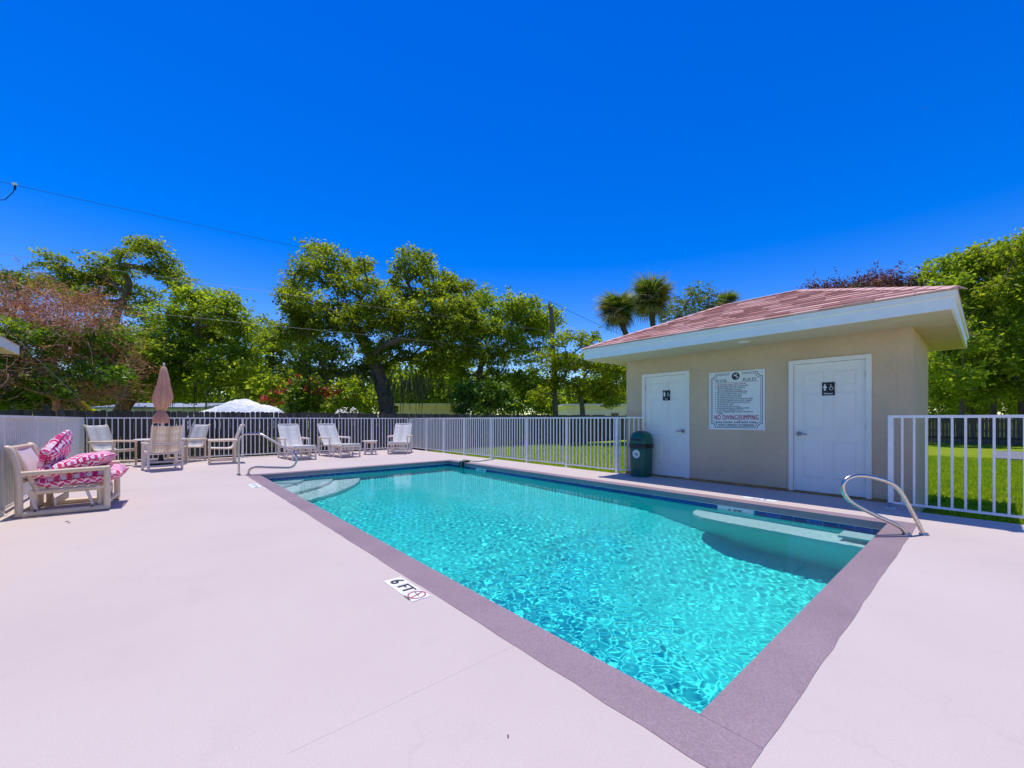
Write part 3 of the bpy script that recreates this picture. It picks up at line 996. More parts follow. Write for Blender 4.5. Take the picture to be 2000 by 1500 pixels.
# ------------------------------------------------------------------ white picket fences
pk = MB(); pk.b2((-.011, -.011, .09), (.011, .011, 1.17)); picket_me = pk.mesh('picket', m_white)
ps = MB(); ps.b2((-.026, -.026, 0.001), (.026, .026, 1.185)); ps.b2((-.045, -.045, 0.0005), (.045, .045, .012)); post_me = ps.mesh('post', m_white)
pf = MB(); pf.b2((-.032, -.032, .0005), (.032, .032, .075)); foot_me = pf.mesh('post_foot', m_chip)
def white_fence(p0, p1, label, posts, pitch=.112, feet=False, top=1.205):
    P0, P1 = Vector((*p0, 0)), Vector((*p1, 0))
    d = P1 - P0; ln = d.length; d.normalize()
    r = thing('picket_fence', label, 'fence', P0, math.atan2(d.y, d.x), 'white metal picket fences around the pool deck')
    b = MB(); b.b2((-.026, -.021, 1.171), (ln + .026, .021, top)); b.build('top_rail', m_white, r)
    b = MB(); b.b2((-.02, -.016, .062), (ln + .02, .016, .0895)); b.build('bottom_rail', m_white, r)
    for q in posts:
        ob('post', post_me, r, (q, 0, 0))
        if feet:
            ob('post_foot', foot_me, r, (q, 0, 0))
    k = int(ln / pitch)
    for i in range(k + 1):
        x = i * ln / k
        if min([abs(x - q) for q in posts] + [9]) > .05:
            ob('picket', picket_me, r, (x, 0, 0))
    return r
white_fence((-3.0, 5.2), (-3.0, 14.08), 'left white picket fence running past the pink cushioned glider', [0, 1.78, 3.55, 5.33, 7.1, 8.86])
white_fence((-2.93, 14.1), (5.80, 14.1), 'far white picket fence behind the chairs and the closed umbrella', [1.9, 3.3, 4.6, 5.9, 7.3, 8.73])
white_fence((5.87, 14.02), (5.87, 4.46), 'right white picket fence between the pool and the lawn, left of the building', [0, 1.28, 2.5, 3.75, 5.15, 6.7, 8.1, 9.53], .105)
white_fence((5.91, 4.44), (6.07, 3.98), 'short white picket fence panel between the corner post and the building', [], .085)
white_fence((5.64, .12), (5.64, -6.2), 'near right white picket fence in front of the sunny lawn', [0, 2.4, 4.8, 6.3], .108, True)

# ------------------------------------------------------------------ wooden board fences
rw = random.Random(4)
plank_me = []
for k in range(6):
    b = MB()
    h = 1.66 + rw.uniform(-.02, .02); ww = .066
    pts = [(-ww, 0), (ww, 0), (ww, h - .03), (ww - .028, h), (-ww + .028, h), (-ww, h - .03)]
    b.poly(pts, ((0, .009, 0), X, Z, -Y), .018)
    plank_me.append(b.mesh('plank', m_wood))
wf = thing('wood_fence', 'dark weathered board fence with dog eared tops behind the far picket fence', 'fence', (-14, 15.62, LAWN))
x = 0
while x < 40:
    o = ob('plank', rw.choice(plank_me), wf, (x, rw.uniform(-.006, .006), rw.uniform(-.012, .012)))
    o.rotation_euler.y = rw.uniform(-.006, .006)
    x += .137 + rw.uniform(0, .004)
for zz in (.35, .95, 1.40):
    b = MB(); b.b2((-.1, .012, zz - .045), (40.1, .05, zz + .045)); b.build('rail', m_wood, wf)
for i in range(17):
    b = MB(); b.b2((i * 2.4 - .045, .052, 0), (i * 2.4 + .045, .14, 1.62)); b.build('post', m_wood, wf)
b = MB(); b.b2((10.13, -.06, 0), (10.25, -.015, 1.78)); b.build('post', m_wood, wf)
wf2 = thing('wood_fence', 'brown board fence in tree shade at the far side of the right lawn', 'fence', (33.5, 15.6, LAWN), -PI / 2)
b = MB(); x = 0
while x < 36:
    b.b2((x, -.012, 0), (x + .132, .012, 1.62 + rw.uniform(-.02, .02))); x += .139
b.build('planks', m_wood, wf2)['kind'] = 'stuff'
for zz in (.35, 1.35):
    b = MB(); b.b2((0, -.05, zz - .045), (36, -.013, zz + .045)); b.build('rail', m_wood, wf2)

# ------------------------------------------------------------------ handrails
def rail(base, dirx, prof, r, label):
    t = thing('handrail', label, 'handrail', (*base, 0))
    D = Vector((*dirx, 0))
    pts = [D * s_ + Z * z_ for s_, z_ in prof]
    b = MB(); b.tube(pts, r, 14, 7); b.build('rail_tube', m_steel, t, None, True)
    for (s_, z_) in (prof[0], prof[-1]):
        b = MB(); b.lathe([(r * 2.0, 0), (r * 1.9, .008), (r * 1.2, .016)], 16, tuple(D * s_ + Z * .0062)); b.build('escutcheon', m_steel, t, None, True)
rail((-.306, 9.47), (.757, -.653), [(0, -.02), (0, .3), (0, .68), (.035, .79), (.13, .845), (.28, .85), (.42, .85), (.50, .825), (.7, .71), (1.0, .535), (1.14, .45), (1.20, .37), (1.20, .28), (1.15, .19), (1.06, .15), (.9, .15), (.6, .155), (.37, .16), (.25, .125), (.205, .06), (.2, -.02)], .021, 'steel handrail with low hooked end over the far left pool steps')
rail((4.22, -.29), (-.757, .653), [(0, -.02), (.05, .10), (.14, .27), (.22, .41), (.31, .505), (.45, .56), (.6, .59), (.71, .585), (.785, .545), (.81, .48), (.795, .41), (.74, .34), (.62, .265), (.47, .19), (.32, .12), (.225, .065), (.17, -.02)], .0195, 'curved steel handrail at the near right pool corner')

# ------------------------------------------------------------------ furniture
def sling_mesh(profile, w_, mat, th=.006, nseg=5, uvscale=1.0):
    """sheet swept along a (y, z) profile; UV runs in metres-normalised 0..1 across"""
    P = smooth_path([(0, p[0], p[1]) for p in profile], nseg)
    me = bpy.data.meshes.new('sling')
    vs, fs, uvs = [], [], []
    nxs = 7
    ln = [0]
    for i in range(1, len(P)):
        ln.append(ln[-1] + np.linalg.norm(P[i] - P[i - 1]))
    for i, p in enumerate(P):
        for k in range(nxs):
            a = k / (nxs - 1)
            sag = -.012 * math.sin(PI * a)
            vs.append((-w_ / 2 + w_ * a, p[1] + sag * .5, p[2] + sag))
    for i in range(len(P) - 1):
        for k in range(nxs - 1):
            a = i * nxs + k
            fs.append((a, a + 1, a + 1 + nxs, a + nxs))
    me.from_pydata(vs, [], fs)
    uvl = me.uv_layers.new(name='UVMap')
    for lp in me.loops:
        i, k = divmod(lp.vertex_index, nxs)
        uvl.data[lp.index].uv = (k / (nxs - 1), ln[i] / w_ * uvscale)
    me.materials.append(mat)
    me.polygons.foreach_set('use_smooth', [True] * len(me.polygons))
    return me
def pipe(name, pts, r, parent, mat, sm=0):
    b = MB(); b.tube(pts, r, 10, sm); return b.build(name, mat, parent, None, True)
def make_chair(name, label, loc, rotz, mat, sling):
    t = thing(name, label, 'chair', loc, rotz, 'sling armchairs around the umbrella table')
    r = .024
    for sx in (-.3, .3):
        pipe('leg', [(sx, .27, 0.001), (sx, .27, .60)], r, t, mat)
        pipe('leg', [(sx, -.27, 0.001), (sx, -.27, .60)], r, t, mat)
        pipe('armrest', [(sx, -.31, .605), (sx, .30, .605)], r * 1.15, t, mat)
        pipe('runner', [(sx, -.27, .10), (sx, .27, .10)], r * .9, t, mat)
        pipe('seat_rail', [(sx * .88, .29, .415), (sx * .88, .0, .40), (sx * .88, -.16, .395), (sx * .88, -.25, .46), (sx * .88, -.33, .72), (sx * .88, -.42, .98), (sx * .88, -.47, 1.0)], r * .85, t, mat, 4)
    for (y, zz, nm) in ((.27, .38, 'crossbar'), (-.27, .38, 'crossbar'), (-.27, .10, 'crossbar'), (-.29, .60, 'crossbar')):
        pipe(nm, [(-.3, y, zz), (.3, y, zz)], r * .9, t, mat)
    ob('sling', sling_mesh([(.30, .43), (.15, .415), (0, .405), (-.13, .40), (-.22, .44), (-.27, .56), (-.33, .74), (-.41, .97), (-.47, 1.01), (-.49, .98)], .52, sling), t)
    return t
def face(fx, fy):
    return math.atan2(-fx, fy)
ch = make_chair('sling_chair', 'pale sling armchair left of the umbrella table, facing the pool', (-2.4, 13.3, 0), face(.757, -.653), m_pvc, m_plaid)
make_chair('sling_chair', 'sling armchair coloured backlit brown plaid, seen from behind, in front of the umbrella', (-1.50, 11.75, 0), face(-.2, .98), m_pvcw, m_tan)
note_kids(ch)
copy_thing(ch, (-.98, 13.62, 0), face(-.75, -.65), 'sling armchair half hidden to the right of the backlit brown chair')
copy_thing(ch, (-.30, 12.45, 0), face(-1, .05), 'sling armchair in side profile just left of the far handrail')

def make_lounger(label, loc, rotz, foot=True):
    t = thing('lounge_chair', label, 'lounge chair', loc, rotz, 'white sling lounge chairs along the far fence')
    r = .024
    fy = .88 if foot else .36
    for sx in (-.32, .32):
        pipe('leg', [(sx, .20, 0.001), (sx, .20, .57)], r, t, m_pvcw)
        pipe('leg', [(sx, -.50, 0.001), (sx, -.50, .57)], r, t, m_pvcw)
        pipe('armrest', [(sx, -.54, .575), (sx, .24, .575)], r * 1.2, t, m_pvcw)
        pipe('runner', [(sx, -.5, .085), (sx, .2, .085)], r, t, m_pvcw)
        pipe('side_rail', [(sx * .86, fy, .37), (sx * .86, -.25, .34), (sx * .86, -.42, .55), (sx * .86, -.70, .98)], r * .9, t, m_pvcw)
        if foot:
            pipe('leg', [(sx * .95, .86, 0.001), (sx * .95, .86, .37)], r, t, m_pvcw)
            pipe('leg', [(sx * .95, .42, 0.001), (sx * .95, .42, .36)], r, t, m_pvcw)
            pipe('runner', [(sx * .95, .42, .09), (sx * .95, .86, .09)], r, t, m_pvcw)
    ends = [(-.5, .085), (-.5, .31), (.2, .31)] + ([(.86, .09), (.86, .33), (.42, .30)] if foot else [(.33, .33), (.33, .085), (.33, .20)])
    for y, zz in ends:
        pipe('crossbar', [(-.31, y, zz), (.31, y, zz)], r * .9, t, m_pvcw)
    b = MB()
    for k in range(5):
        b.tube([(-.2 + k * .1, fy - .02, .335), (-.2 + k * .1, fy - .02, .22)], .011, 6)
        b.tube([(-.2 + k * .1, .2, .30), (-.2 + k * .1, .2, .10)], .011, 6)
    b.build('spindles', m_pvcw, t)['kind'] = 'stuff'
    ob('sling', sling_mesh([(fy + .05, .34), (fy + .04, .395), (fy - .08, .405), (.2, .39), (-.1, .375), (-.24, .37), (-.36, .50), (-.50, .70), (-.66, .95), (-.72, .985), (-.76, .95)], .56, m_plaid), t)
    pipe('sling_roll', [(-.28, fy + .03, .385), (.28, fy + .03, .385)], .034, t, m_plaid)
    pipe('sling_roll', [(-.28, -.715, .985), (.28, -.715, .985)], .030, t, m_plaid)
    return t
make_lounger('white sling lounge chair with footrest, left of the other lounge chairs behind the handrail', (1.52, 12.8, 0), face(.05, -1))
make_lounger('white sling lounge chair with footrest beside the small round side table', (2.70, 12.75, 0), face(.16, -1))
make_lounger('upright white sling lounge chair without footrest at the fence corner', (4.62, 12.35, 0), face(-.62, -.78), False)

def round_table(name, label, cat, loc, r, h, legr, nleg, hole=False):
    t = thing(name, label, cat, loc)
    b = MB(); b.lathe([(r, h - .028), (r + .008, h - .014), (r, h), (.001, h + .001)], 32); b.build('table_top', m_tabletop, t, None, True)
    for k in range(nleg):
        a = PI / 4 + k * 2 * PI / nleg
        pipe('leg', [(r * .80 * math.cos(a), r * .80 * math.sin(a), .001), (r * .80 * math.cos(a), r * .80 * math.sin(a), h - .03)], legr, t, m_pvcw)
    b = MB()
    for k in range(nleg):
        a = PI / 4 + k * 2 * PI / nleg; c = a + 2 * PI / nleg
        b.tube([(r * .8 * math.cos(a), r * .8 * math.sin(a), h - .06), (r * .8 * math.cos(c), r * .8 * math.sin(c), h - .06)], legr * .8, 8)
        b.tube([(r * .8 * math.cos(a), r * .8 * math.sin(a), .09), (r * .8 * math.cos(c), r * .8 * math.sin(c), .09)], legr * .8, 8)
    b.build('apron', m_pvcw, t, None, True)
round_table('patio_table', 'round white patio table around the umbrella pole', 'table', (-1.52, 13.0, 0), .52, .66, .032, 4)
round_table('side_table', 'small round white side table between two lounge chairs', 'table', (3.72, 12.62, 0), .235, .45, .019, 5)

# closed umbrella
um = thing('patio_umbrella', 'closed peach patio umbrella standing in the round table', 'umbrella', (-1.52, 13.0, 0))
b = MB(); b.tube([(0, 0, .02), (.02, -.01, 1.2), (.06, -.03, 2.52)], .022, 10); b.build('pole', m_pvcw, um, None, True)
b = MB(); b.lathe([(.24, .002), (.24, .05), (.06, .09), (.04, .28), (.001, .285)], 24); b.build('base', m_black, um, None, True)
prof = [(.012, 2.52), (.055, 2.47), (.075, 2.38), (.098, 2.22), (.112, 2.14), (.105, 2.12), (.125, 2.0), (.155, 1.86), (.178, 1.74), (.170, 1.62), (.135, 1.50), (.085, 1.40), (.066, 1.365)]
def fold(t, z):
    k = min(1, max(0, (2.45 - z) / .3))
    return 1 + .15 * k * math.sin(8 * t + z * 1.1) + .06 * k * math.sin(17 * t + 3 * z)
b = MB()
b.lathe(prof, 96, (0, 0, 0), fold)
b.v = [(x + .05 * (z - 1.3) / 1.2 + (.03 * math.sin((z - 1.3) * 2.6)), y - .02 * (z - 1.3), z) for x, y, z in b.v]
b.build('canopy', m_peach, um, None, True)
b = MB()
b.lathe([(.062, 1.372), (.10, 1.30), (.135, 1.22), (.15, 1.14), (.148, 1.07), (.12, 1.075), (.06, 1.2)], 96, (0, 0, 0), lambda t, z: 1 + .16 * math.sin(9 * t + z * 2) + .05 * math.sin(23 * t))
b.v = [(x + .004, y, z + .018 * math.sin(9 * math.atan2(y, x) + 1) * max(0, min(1, (1.25 - z) / .15))) for x, y, z in b.v]
b.build('canopy_skirt', m_peach, um, None, True)
b = MB(); b.lathe([(.072, 1.352), (.078, 1.37), (.072, 1.388)], 24); b.build('tie_strap', m_tan, um, None, True)
b = MB(); b.lathe([(.012, 2.51), (.026, 2.54), (.02, 2.575), (.002, 2.59)], 12, (.055, -.026, 0)); b.build('finial', m_pvcw, um, None, True)

# glider armchair
gl = thing('glider_chair', 'cream pipe frame glider armchair holding pink cushions by the left fence', 'glider chair', (-2.42, 7.08, 0), face(1, -.06))
r = .032
for sx in (-.41, .41):
    pipe('leg', [(sx, .37, .03), (sx, .37, .52)], r * 1.05, gl, m_pvc)
    pipe('leg', [(sx, -.37, .03), (sx, -.375, .45), (sx, -.395, .62), (sx, -.44, .80), (sx, -.47, .815)], r * 1.1, gl, m_pvc, 3)
    pipe('armrest', [(sx, -.38, .51), (sx, .40, .535)], r * .95, gl, m_pvc)
    pipe('runner', [(sx, -.40, .035), (sx, .39, .035)], r * 1.1, gl, m_pvc)
    s2 = sx * .80
    pipe('seat_rail', [(s2, -.28, .275), (s2, .30, .285)], r * 1.0, gl, m_pvc)
    for yy in (-.24, .24):
        pipe('swing_link', [(sx * .90, yy, .065), (sx * .86, yy - .06, .26)], .016, gl, m_pvcw)
        b = MB(); b.tube([(sx * .93, yy, .068), (sx * 1.11, yy, .068)], .009, 8); b.build('bolt', m_black, gl)
    pipe('back_post', [(s2, -.24, .28), (s2, -.36, .62), (s2, -.43, .80)], r * .8, gl, m_pvc)
for y, zz, nm in ((-.37, .04, 'crossbar'), (.37, .10, 'crossbar'), (-.37, .42, 'crossbar'), (-.46, .81, 'top_bar'), (.29, .29, 'crossbar'), (-.28, .28, 'crossbar')):
    pipe(nm, [(-.41, y, zz), (.41, y, zz)], r * .9, gl, m_pvc)
for k in range(5):
    b = MB(); b.box((0, -.22 + k * .115, .322), (.66, .085, .022)); b.build('seat_slat', m_pvc, gl)
for yy, zz in ((.33, .20), (-.1, .14)):
    b = MB(); b.box((0, yy, zz), (.62, .02, .085)); b.build('board', m_pvc, gl)
for sx in (-.33, .33):
    for yy in (-.27, .30):
        pipe('inner_post', [(sx, yy, .03), (sx, yy, .27)], r * 1.05, gl, m_pvc)
ob('back_sling', sling_mesh([(-.24, .34), (-.30, .48), (-.37, .66), (-.45, .83)], .62, m_sling), gl)

def cushion(name, label, w_, d_, h_, mtx, turn=0):
    uc, us = math.cos(turn), math.sin(turn)
    n_ = 26
    vs, fs, uvs = [], [], []
    for side in (1, -1):
        for i in range(n_ + 1):
            for k in range(n_ + 1):
                a, c = 2 * i / n_ - 1, 2 * k / n_ - 1
                e = (max(0, 1 - abs(a) ** 3.2) * max(0, 1 - abs(c) ** 3.2)) ** .42
                pin = 1 - .05 * (1 - abs(a) ** 2) * abs(c) ** 6
                pin2 = 1 - .05 * (1 - abs(c) ** 2) * abs(a) ** 6
                zz = side * h_ / 2 * e
                zz += .012 * math.sin(5 * a + 2 * c) * e + .010 * math.sin(7 * c - 3 * a + side) * e
                vs.append((a * w_ / 2 * pin2, c * d_ / 2 * pin, zz)); uvs.append((uc * (c * d_ / 2) + us * (a * w_ / 2) + (0 if side > 0 else .31), uc * (a * w_ / 2) - us * (c * d_ / 2) + zz * .7))
    m_ = (n_ + 1) ** 2
    for sd in (0, 1):
        for i in range(n_):
            for k in range(n_):
                q = sd * m_ + i * (n_ + 1) + k
                fq = (q, q + n_ + 1, q + n_ + 2, q + 1)
                fs.append(fq if sd == 0 else fq[::-1])
    me = bpy.data.meshes.new(name)
    me.from_pydata(vs, [], fs)
    ul = me.uv_layers.new(name='UVMap')
    for lp in me.loops:
        ul.data[lp.index].uv = uvs[lp.vertex_index]
    me.materials.append(m_chev)
    me.polygons.foreach_set('use_smooth', [True] * len(me.polygons))
    o = ob(name, me, None, label=label, cat='cushion', group='pink chevron cushions piled on the glider')
    o.matrix_world = mtx
    # piping seam as a part
    b = MB()
    per = []
    for i in range(40):
        t = 2 * PI * i / 40
        c_, s_ = math.cos(t), math.sin(t)
        kx = np.sign(c_) * abs(c_) ** .35; ky = np.sign(s_) * abs(s_) ** .35
        per.append((kx * w_ / 2 * .985, ky * d_ / 2 * .985, 0))
    per.append(per[0])
    b.tube(per, .007, 6, 0, False); b.build('piping', m_red, o, None, True)
    return o
Tr, Ro = Matrix.Translation, Matrix.Rotation
GW = Tr(Vector((-2.42, 7.08, 0))) @ Ro(gl.rotation_euler.z, 4, 'Z')
cushion('seat_cushion', 'pink and white chevron seat cushion lying flat at the bottom of the pile', .72, .80, .22, GW @ Tr(Vector((0.0, .115, .415))) @ Ro(.10, 4, 'X'))
cushion('seat_cushion', 'pink and white chevron cushion lying tilted on top of the pile', .70, .70, .20, GW @ Tr(Vector((0.03, .05, .565))) @ Ro(.32, 4, 'X') @ Ro(-.05, 4, 'Y'))
cushion('throw_pillow', 'pink and white chevron pillow propped upright at the back', .44, .44, .19, GW @ Tr(Vector((.04, -.15, .74))) @ Ro(1.15, 4, 'X') @ Ro(.78, 4, 'Z'), .78)

# ------------------------------------------------------------------ bin, hose
tc = thing('trash_bin', 'dark green trash bin with domed lid beside the left door', 'trash bin', (5.86, 3.90, 0))
def rsq(t, z=0):                       # rounded square plan
    return 1 / (abs(math.cos(t)) ** 5 + abs(math.sin(t)) ** 5) ** .2
b = MB(); b.lathe([(.165, .003), (.172, .02), (.183, .58), (.18, .59)], 40, (0, 0, 0), rsq); b.build('body', m_bin, tc, None, True)
b = MB(); b.lathe([(.186, .575), (.200, .585), (.200, .655), (.188, .665)], 40, (0, 0, 0), rsq); b.build('collar', m_black, tc, None, True)
b = MB(); b.lathe([(.190, .66), (.190, .70), (.184, .76), (.165, .83), (.125, .885), (.07, .915), (.002, .922)], 40, (0, 0, 0), rsq); b.build('lid', m_bin, tc, None, True)
b = MB(); b.box((-.182, 0, .745), (.012, .22, .035)); b.build('flap', m_black, tc)
for s_ in (-1, 1):
    b = MB(); b.box((-.03, s_ * .212, .615), (.12, .034, .05)); b.build('handle', m_black, tc)
b = MB(); b.box((-.04, .225, .56), (.03, .02, .06)); b.build('latch', m_black, tc)
exb, eyb, nb = -Y, Z, -X
b = ring(.055, .082); q = ring(.0005, .05); b.add(q.v, q.f)
o = ob('emblem', b.mesh('emblem', m_signw), tc); mm = Matrix((exb, eyb, nb)).transposed().to_4x4(); mm.translation = Vector((-.186, .0, .46)); o.matrix_local = mm
b = MB()
b.poly([(-.045, -.03, 0), (-.025, .03, 0), (-.012, .03, 0), (-.004, -.03, 0), (-.014, -.03, 0), (-.018, -.008, 0), (-.03, -.008, 0), (-.035, -.03, 0)])
b.poly([(.002, -.03, 0), (.006, .032, 0), (.016, .03, 0), (.014, .006, 0), (.035, .008, 0), (.042, -.012, 0), (.03, -.03, 0)])
o = ob('emblem_mark', b.mesh('emblem_mark', m_bin), tc); mm = mm.copy(); mm.translation = Vector((-.1875, .0, .46)); o.matrix_local = mm

hb = thing('hose_clamp_box', 'small black box hooked over the far right pool edge', 'box', (W, 8.42, 0))
b = MB(); b.b2((-.075, -.07, -.15), (-.022, .07, .016)); b.b2((-.07, -.07, .0165), (.18, .07, .04)); b.build('body', m_black, hb)
ho = MB()
ho.tube([(W - .10, 8.36, -.30), (W - .105, 8.36, -.12), (W - .095, 8.36, .0), (W - .04, 8.37, .075), (W + .1, 8.38, .06), (W + .4, 8.35, .014), (W + .8, 8.44, .014), (5.72, 8.56, .014), (5.80, 8.60, .06)], .013, 8, 6)
o = ho.build('garden_hose', m_hose, None, None, True, label='green garden hose running from the pool corner to the picket fence', cat='hose')
def dry_leaf(x, y, rot, s_, lab):
    b = MB(); b.add([(-s_, 0, .002), (0, s_ * .38, .010), (s_, 0, .003), (0, -s_ * .38, .006), (0, 0, .002)], [(0, 4, 1), (1, 4, 2), (2, 4, 3), (3, 4, 0)])
    o = b.build('dry_leaf', m_leafdry, None, None, False, label=lab, cat='leaf', group='dry leaves on the deck'); o.location = (x, y, .001); o.rotation_euler.z = rot
dry_leaf(-2.36, 6.06, -.5, .026, 'larger dry leaf on the deck in front of the glider')
dry_leaf(-2.33, 5.95, .3, .016, 'smaller dry leaf on the deck in front of the glider')
dry_leaf(-.62, .42, .7, .008, 'tiny dark leaf speck on the near left deck')

# ------------------------------------------------------------------ vegetation
def rhombs(C, size, up=.35, asp=.5, rng=RNG, droop=None):
    n_ = len(C)
    nrm = rng.normal(size=(n_, 3)); nrm[:, 2] = np.abs(nrm[:, 2]) + up
    nrm /= np.linalg.norm(nrm, axis=1, keepdims=True)
    d = rng.normal(size=(n_, 3))
    d -= nrm * (d * nrm).sum(1, keepdims=True)
    d /= np.linalg.norm(d, axis=1, keepdims=True) + 1e-9
    e = np.cross(nrm, d)
    s_ = (size * rng.uniform(.6, 1.3, n_))[:, None]
    V_ = np.stack([C - d * s_, C + e * s_ * asp + nrm * s_ * .12, C + d * s_, C - e * s_ * asp + nrm * s_ * .12], 1)
    return V_.reshape(-1, 3)
def leaf_mesh(name, C, size, mat, tint, up=.35, asp=.5):
    V_ = rhombs(np.asarray(C), size, up, asp)
    n_ = len(C)
    return np_mesh(name, V_, np.arange(4 * n_).reshape(n_, 4), mat, False, tint)
def clump_points(c, r, n_, flat=.8, rng=RNG, leaf=.09):
    """points gathered in leafy twigs spread through an uneven ellipsoid"""
    tw = max(8, n_ // 11)
    d = rng.normal(size=(tw, 3)); d /= np.linalg.norm(d, axis=1, keepdims=True)
    rad = r * rng.uniform(.25, 1.0, tw) ** .55
    # lumpy outline
    lump = 1 + .22 * np.sin(3.1 * d[:, 0] + rng.uniform(0, 6)) * np.sin(2.7 * d[:, 2] + rng.uniform(0, 6)) + .14 * rng.normal(size=tw)
    T = np.asarray(c) + d * (rad * lump)[:, None] * np.array([1, 1, flat])
    k = rng.integers(0, tw, n_)
    P = T[k] + rng.normal(size=(n_, 3)) * np.array([1, 1, .62]) * max(.15 * min(1.0, r / 1.2 + .3), leaf * 1.5)
    tb_ = rng.uniform(0, 1, tw)
    tint = np.clip(.15 + .55 * tb_[k] + .3 * rng.uniform(-.5, 1, n_), 0, 1)
    return P, tint
def limbs(b, skel, targets, r0, rng, sides=7):
    """grow branches from a trunk polyline to every clump; radii follow the load they carry"""
    nodes = [np.array(p, float) for p in skel]
    parent = [i - 1 for i in range(len(nodes))]
    order = sorted(range(len(targets)), key=lambda i: np.linalg.norm(np.array(targets[i]) - nodes[-1]))
    ns = len(skel)
    for i in order:
        t = np.array(targets[i], float)
        dist = []
        for k, q in enumerate(nodes):
            dz = q[2] - t[2]
            pen = (4.0 if k < max(1, ns - 2) else 0) + (1.6 * dz + .5 if dz > 0 else 0)
            dist.append(np.linalg.norm(t - q) + pen)
        k = int(np.argmin(dist))
        a = nodes[k]
        ln = np.linalg.norm(t - a)
        m_ = max(2, int(ln / .7))
        prev = k
        off = rng.normal(size=3) * .10 * ln
        for s_ in range(1, m_ + 1):
            f_ = s_ / m_
            q = a + (t - a) * f_ + (off + np.array([0, 0, .06 * ln])) * math.sin(PI * f_) + rng.normal(size=3) * .07 * min(1, ln / 2) * (f_ < 1)
            nodes.append(q); parent.append(prev); prev = len(nodes) - 1
    load = [0.0] * len(nodes)
    kids = [[] for _ in nodes]
    for i in range(len(nodes)):
        if parent[i] >= 0:
            kids[parent[i]].append(i)
    for i in range(len(nodes) - 1, -1, -1):
        if not kids[i]:
            load[i] += 1
        if parent[i] >= 0:
            load[parent[i]] += load[i]
    mx = max(load)
    rad = [max(.018, r0 * .80 * (l_ / mx) ** .56) for l_ in load]
    for i in range(ns):
        rad[i] = r0 * (1 - .5 * i / ns)
    # one smooth tube per limb: follow the heaviest child, start the others as new limbs
    stack = [(0, None)]
    while stack:
        i, frm = stack.pop()
        path = ([] if frm is None else [frm]) + [i]
        while kids[path[-1]]:
            ks = sorted(kids[path[-1]], key=lambda q: -load[q])
            for q in ks[1:]:
                stack.append((q, path[-1]))
            path.append(ks[0])
        pr = [rad[q] for q in path]
        if frm is not None:
            pr[0] = min(pr[0], pr[1] * 1.25)
        P = [nodes[q] for q in path]
        if frm is None:
            P = [P[0] - np.array([0, 0, .2]), P[0] + np.array([0, 0, .12])] + P[1:]
            pr = [pr[0] * 1.5, pr[0] * 1.25] + pr[1:]
        # tapering tip
        P.append(P[-1] + (P[-1] - P[-2]) * .5); pr.append(.008)
        b.tube(P, pr, sides, 2, False)

def moss_mesh(anchors, rng, lmin=.5, lmax=1.7, per=9):
    V_, t_ = [], []
    for a in anchors:
        for k in range(per):
            p = np.array(a) + rng.normal(size=3) * np.array([.35, .35, .15])
            ln = rng.uniform(lmin, lmax); w_ = rng.uniform(.015, .05)
            th = rng.uniform(0, PI); e = np.array([math.cos(th), math.sin(th), 0])
            q = p
            segs = 4
            for s_ in range(segs):
                f0, f1 = s_ / segs, (s_ + 1) / segs
                q1 = p + np.array([.05 * math.sin(3 * f1 + th), .05 * math.cos(4 * f1 + th), -ln * f1])
                w0, w1 = w_ * (1 - f0 * .75), w_ * (1 - f1 * .75)
                V_ += [q - e * w0, q + e * w0, q1 + e * w1, q1 - e * w1]; t_.append(rng.uniform(0, 1)); q = q1
    n_ = len(t_)
    return np_mesh('moss', np.array(V_), np.arange(4 * n_).reshape(n_, 4), m_moss, False, np.array(t_))
def tree(name, label, cat, D, trunk_px, clumps, mat, r0, leaf=.10, dens=1.0, depth=1.6, flat=.8, bark=None, moss=None, group='trees beyond the fence', seed=1, up=.35, asp=.5, dshift=0):
    rng = np.random.default_rng(seed)
    tr = [at(u, v_, D) for u, v_ in trunk_px]
    base = Vector((tr[0].x, tr[0].y, LAWN))
    if tr[0].z > LAWN + .05:
        tr = [base] + tr
    root = thing(name, label, cat, base, 0, group)
    Cs, Rs = [], []
    for cl in clumps:
        u, v_, rp = cl[:3]
        dd = D + (cl[3] if len(cl) > 3 else dshift + rng.uniform(-depth, depth))
        Cs.append(at(u, v_, dd)); Rs.append(rp / F * dd)
    b = MB(); limbs(b, tr, Cs, r0, rng)
    b.build('trunk', bark or m_bark, root, base, True)
    Ps, Ts = [], []
    for c, r_ in zip(Cs, Rs):
        n_ = int(dens * 10.5 * r_ * r_ / (leaf * leaf * asp * 2) + 60)
        P, t_ = clump_points(c, r_ * 1.12, n_, flat, rng, leaf); Ps.append(P); Ts.append(t_)
    P = np.concatenate(Ps); T = np.concatenate(Ts)
    o = ob('crown', leaf_mesh('crown', P - np.array(base), leaf, mat, T, up, asp), root)
    o['kind'] = 'stuff'
    if moss:
        A = [at(u + rng.normal() * 8, v_ + rng.normal() * 6, D + rng.uniform(-depth, depth)) - base for u, v_ in moss]
        o = ob('moss', moss_mesh(A, rng), root); o['kind'] = 'stuff'
    return root
def fill(u0, v0, u1, v1, n_, r_, seed, inside=None):
    rg = random.Random(seed); out = []
    k = 0
    while len(out) < n_ and k < 4000:
        k += 1
        u, v_ = rg.uniform(u0, u1), rg.uniform(v0, v1)
        if inside and not inside(u, v_):
            continue
        if all(math.hypot(u - a, v_ - c) > r_ * .62 for a, c, _ in out):
            out.append((u, v_, r_ * rg.uniform(.75, 1.2)))
    return out
def under(pts):
    """inside test: below a skyline polyline (u, v)"""
    us = [p[0] for p in pts]; vs = [p[1] for p in pts]
    return lambda u, v_: us[0] <= u <= us[-1] and v_ > np.interp(u, us, vs)

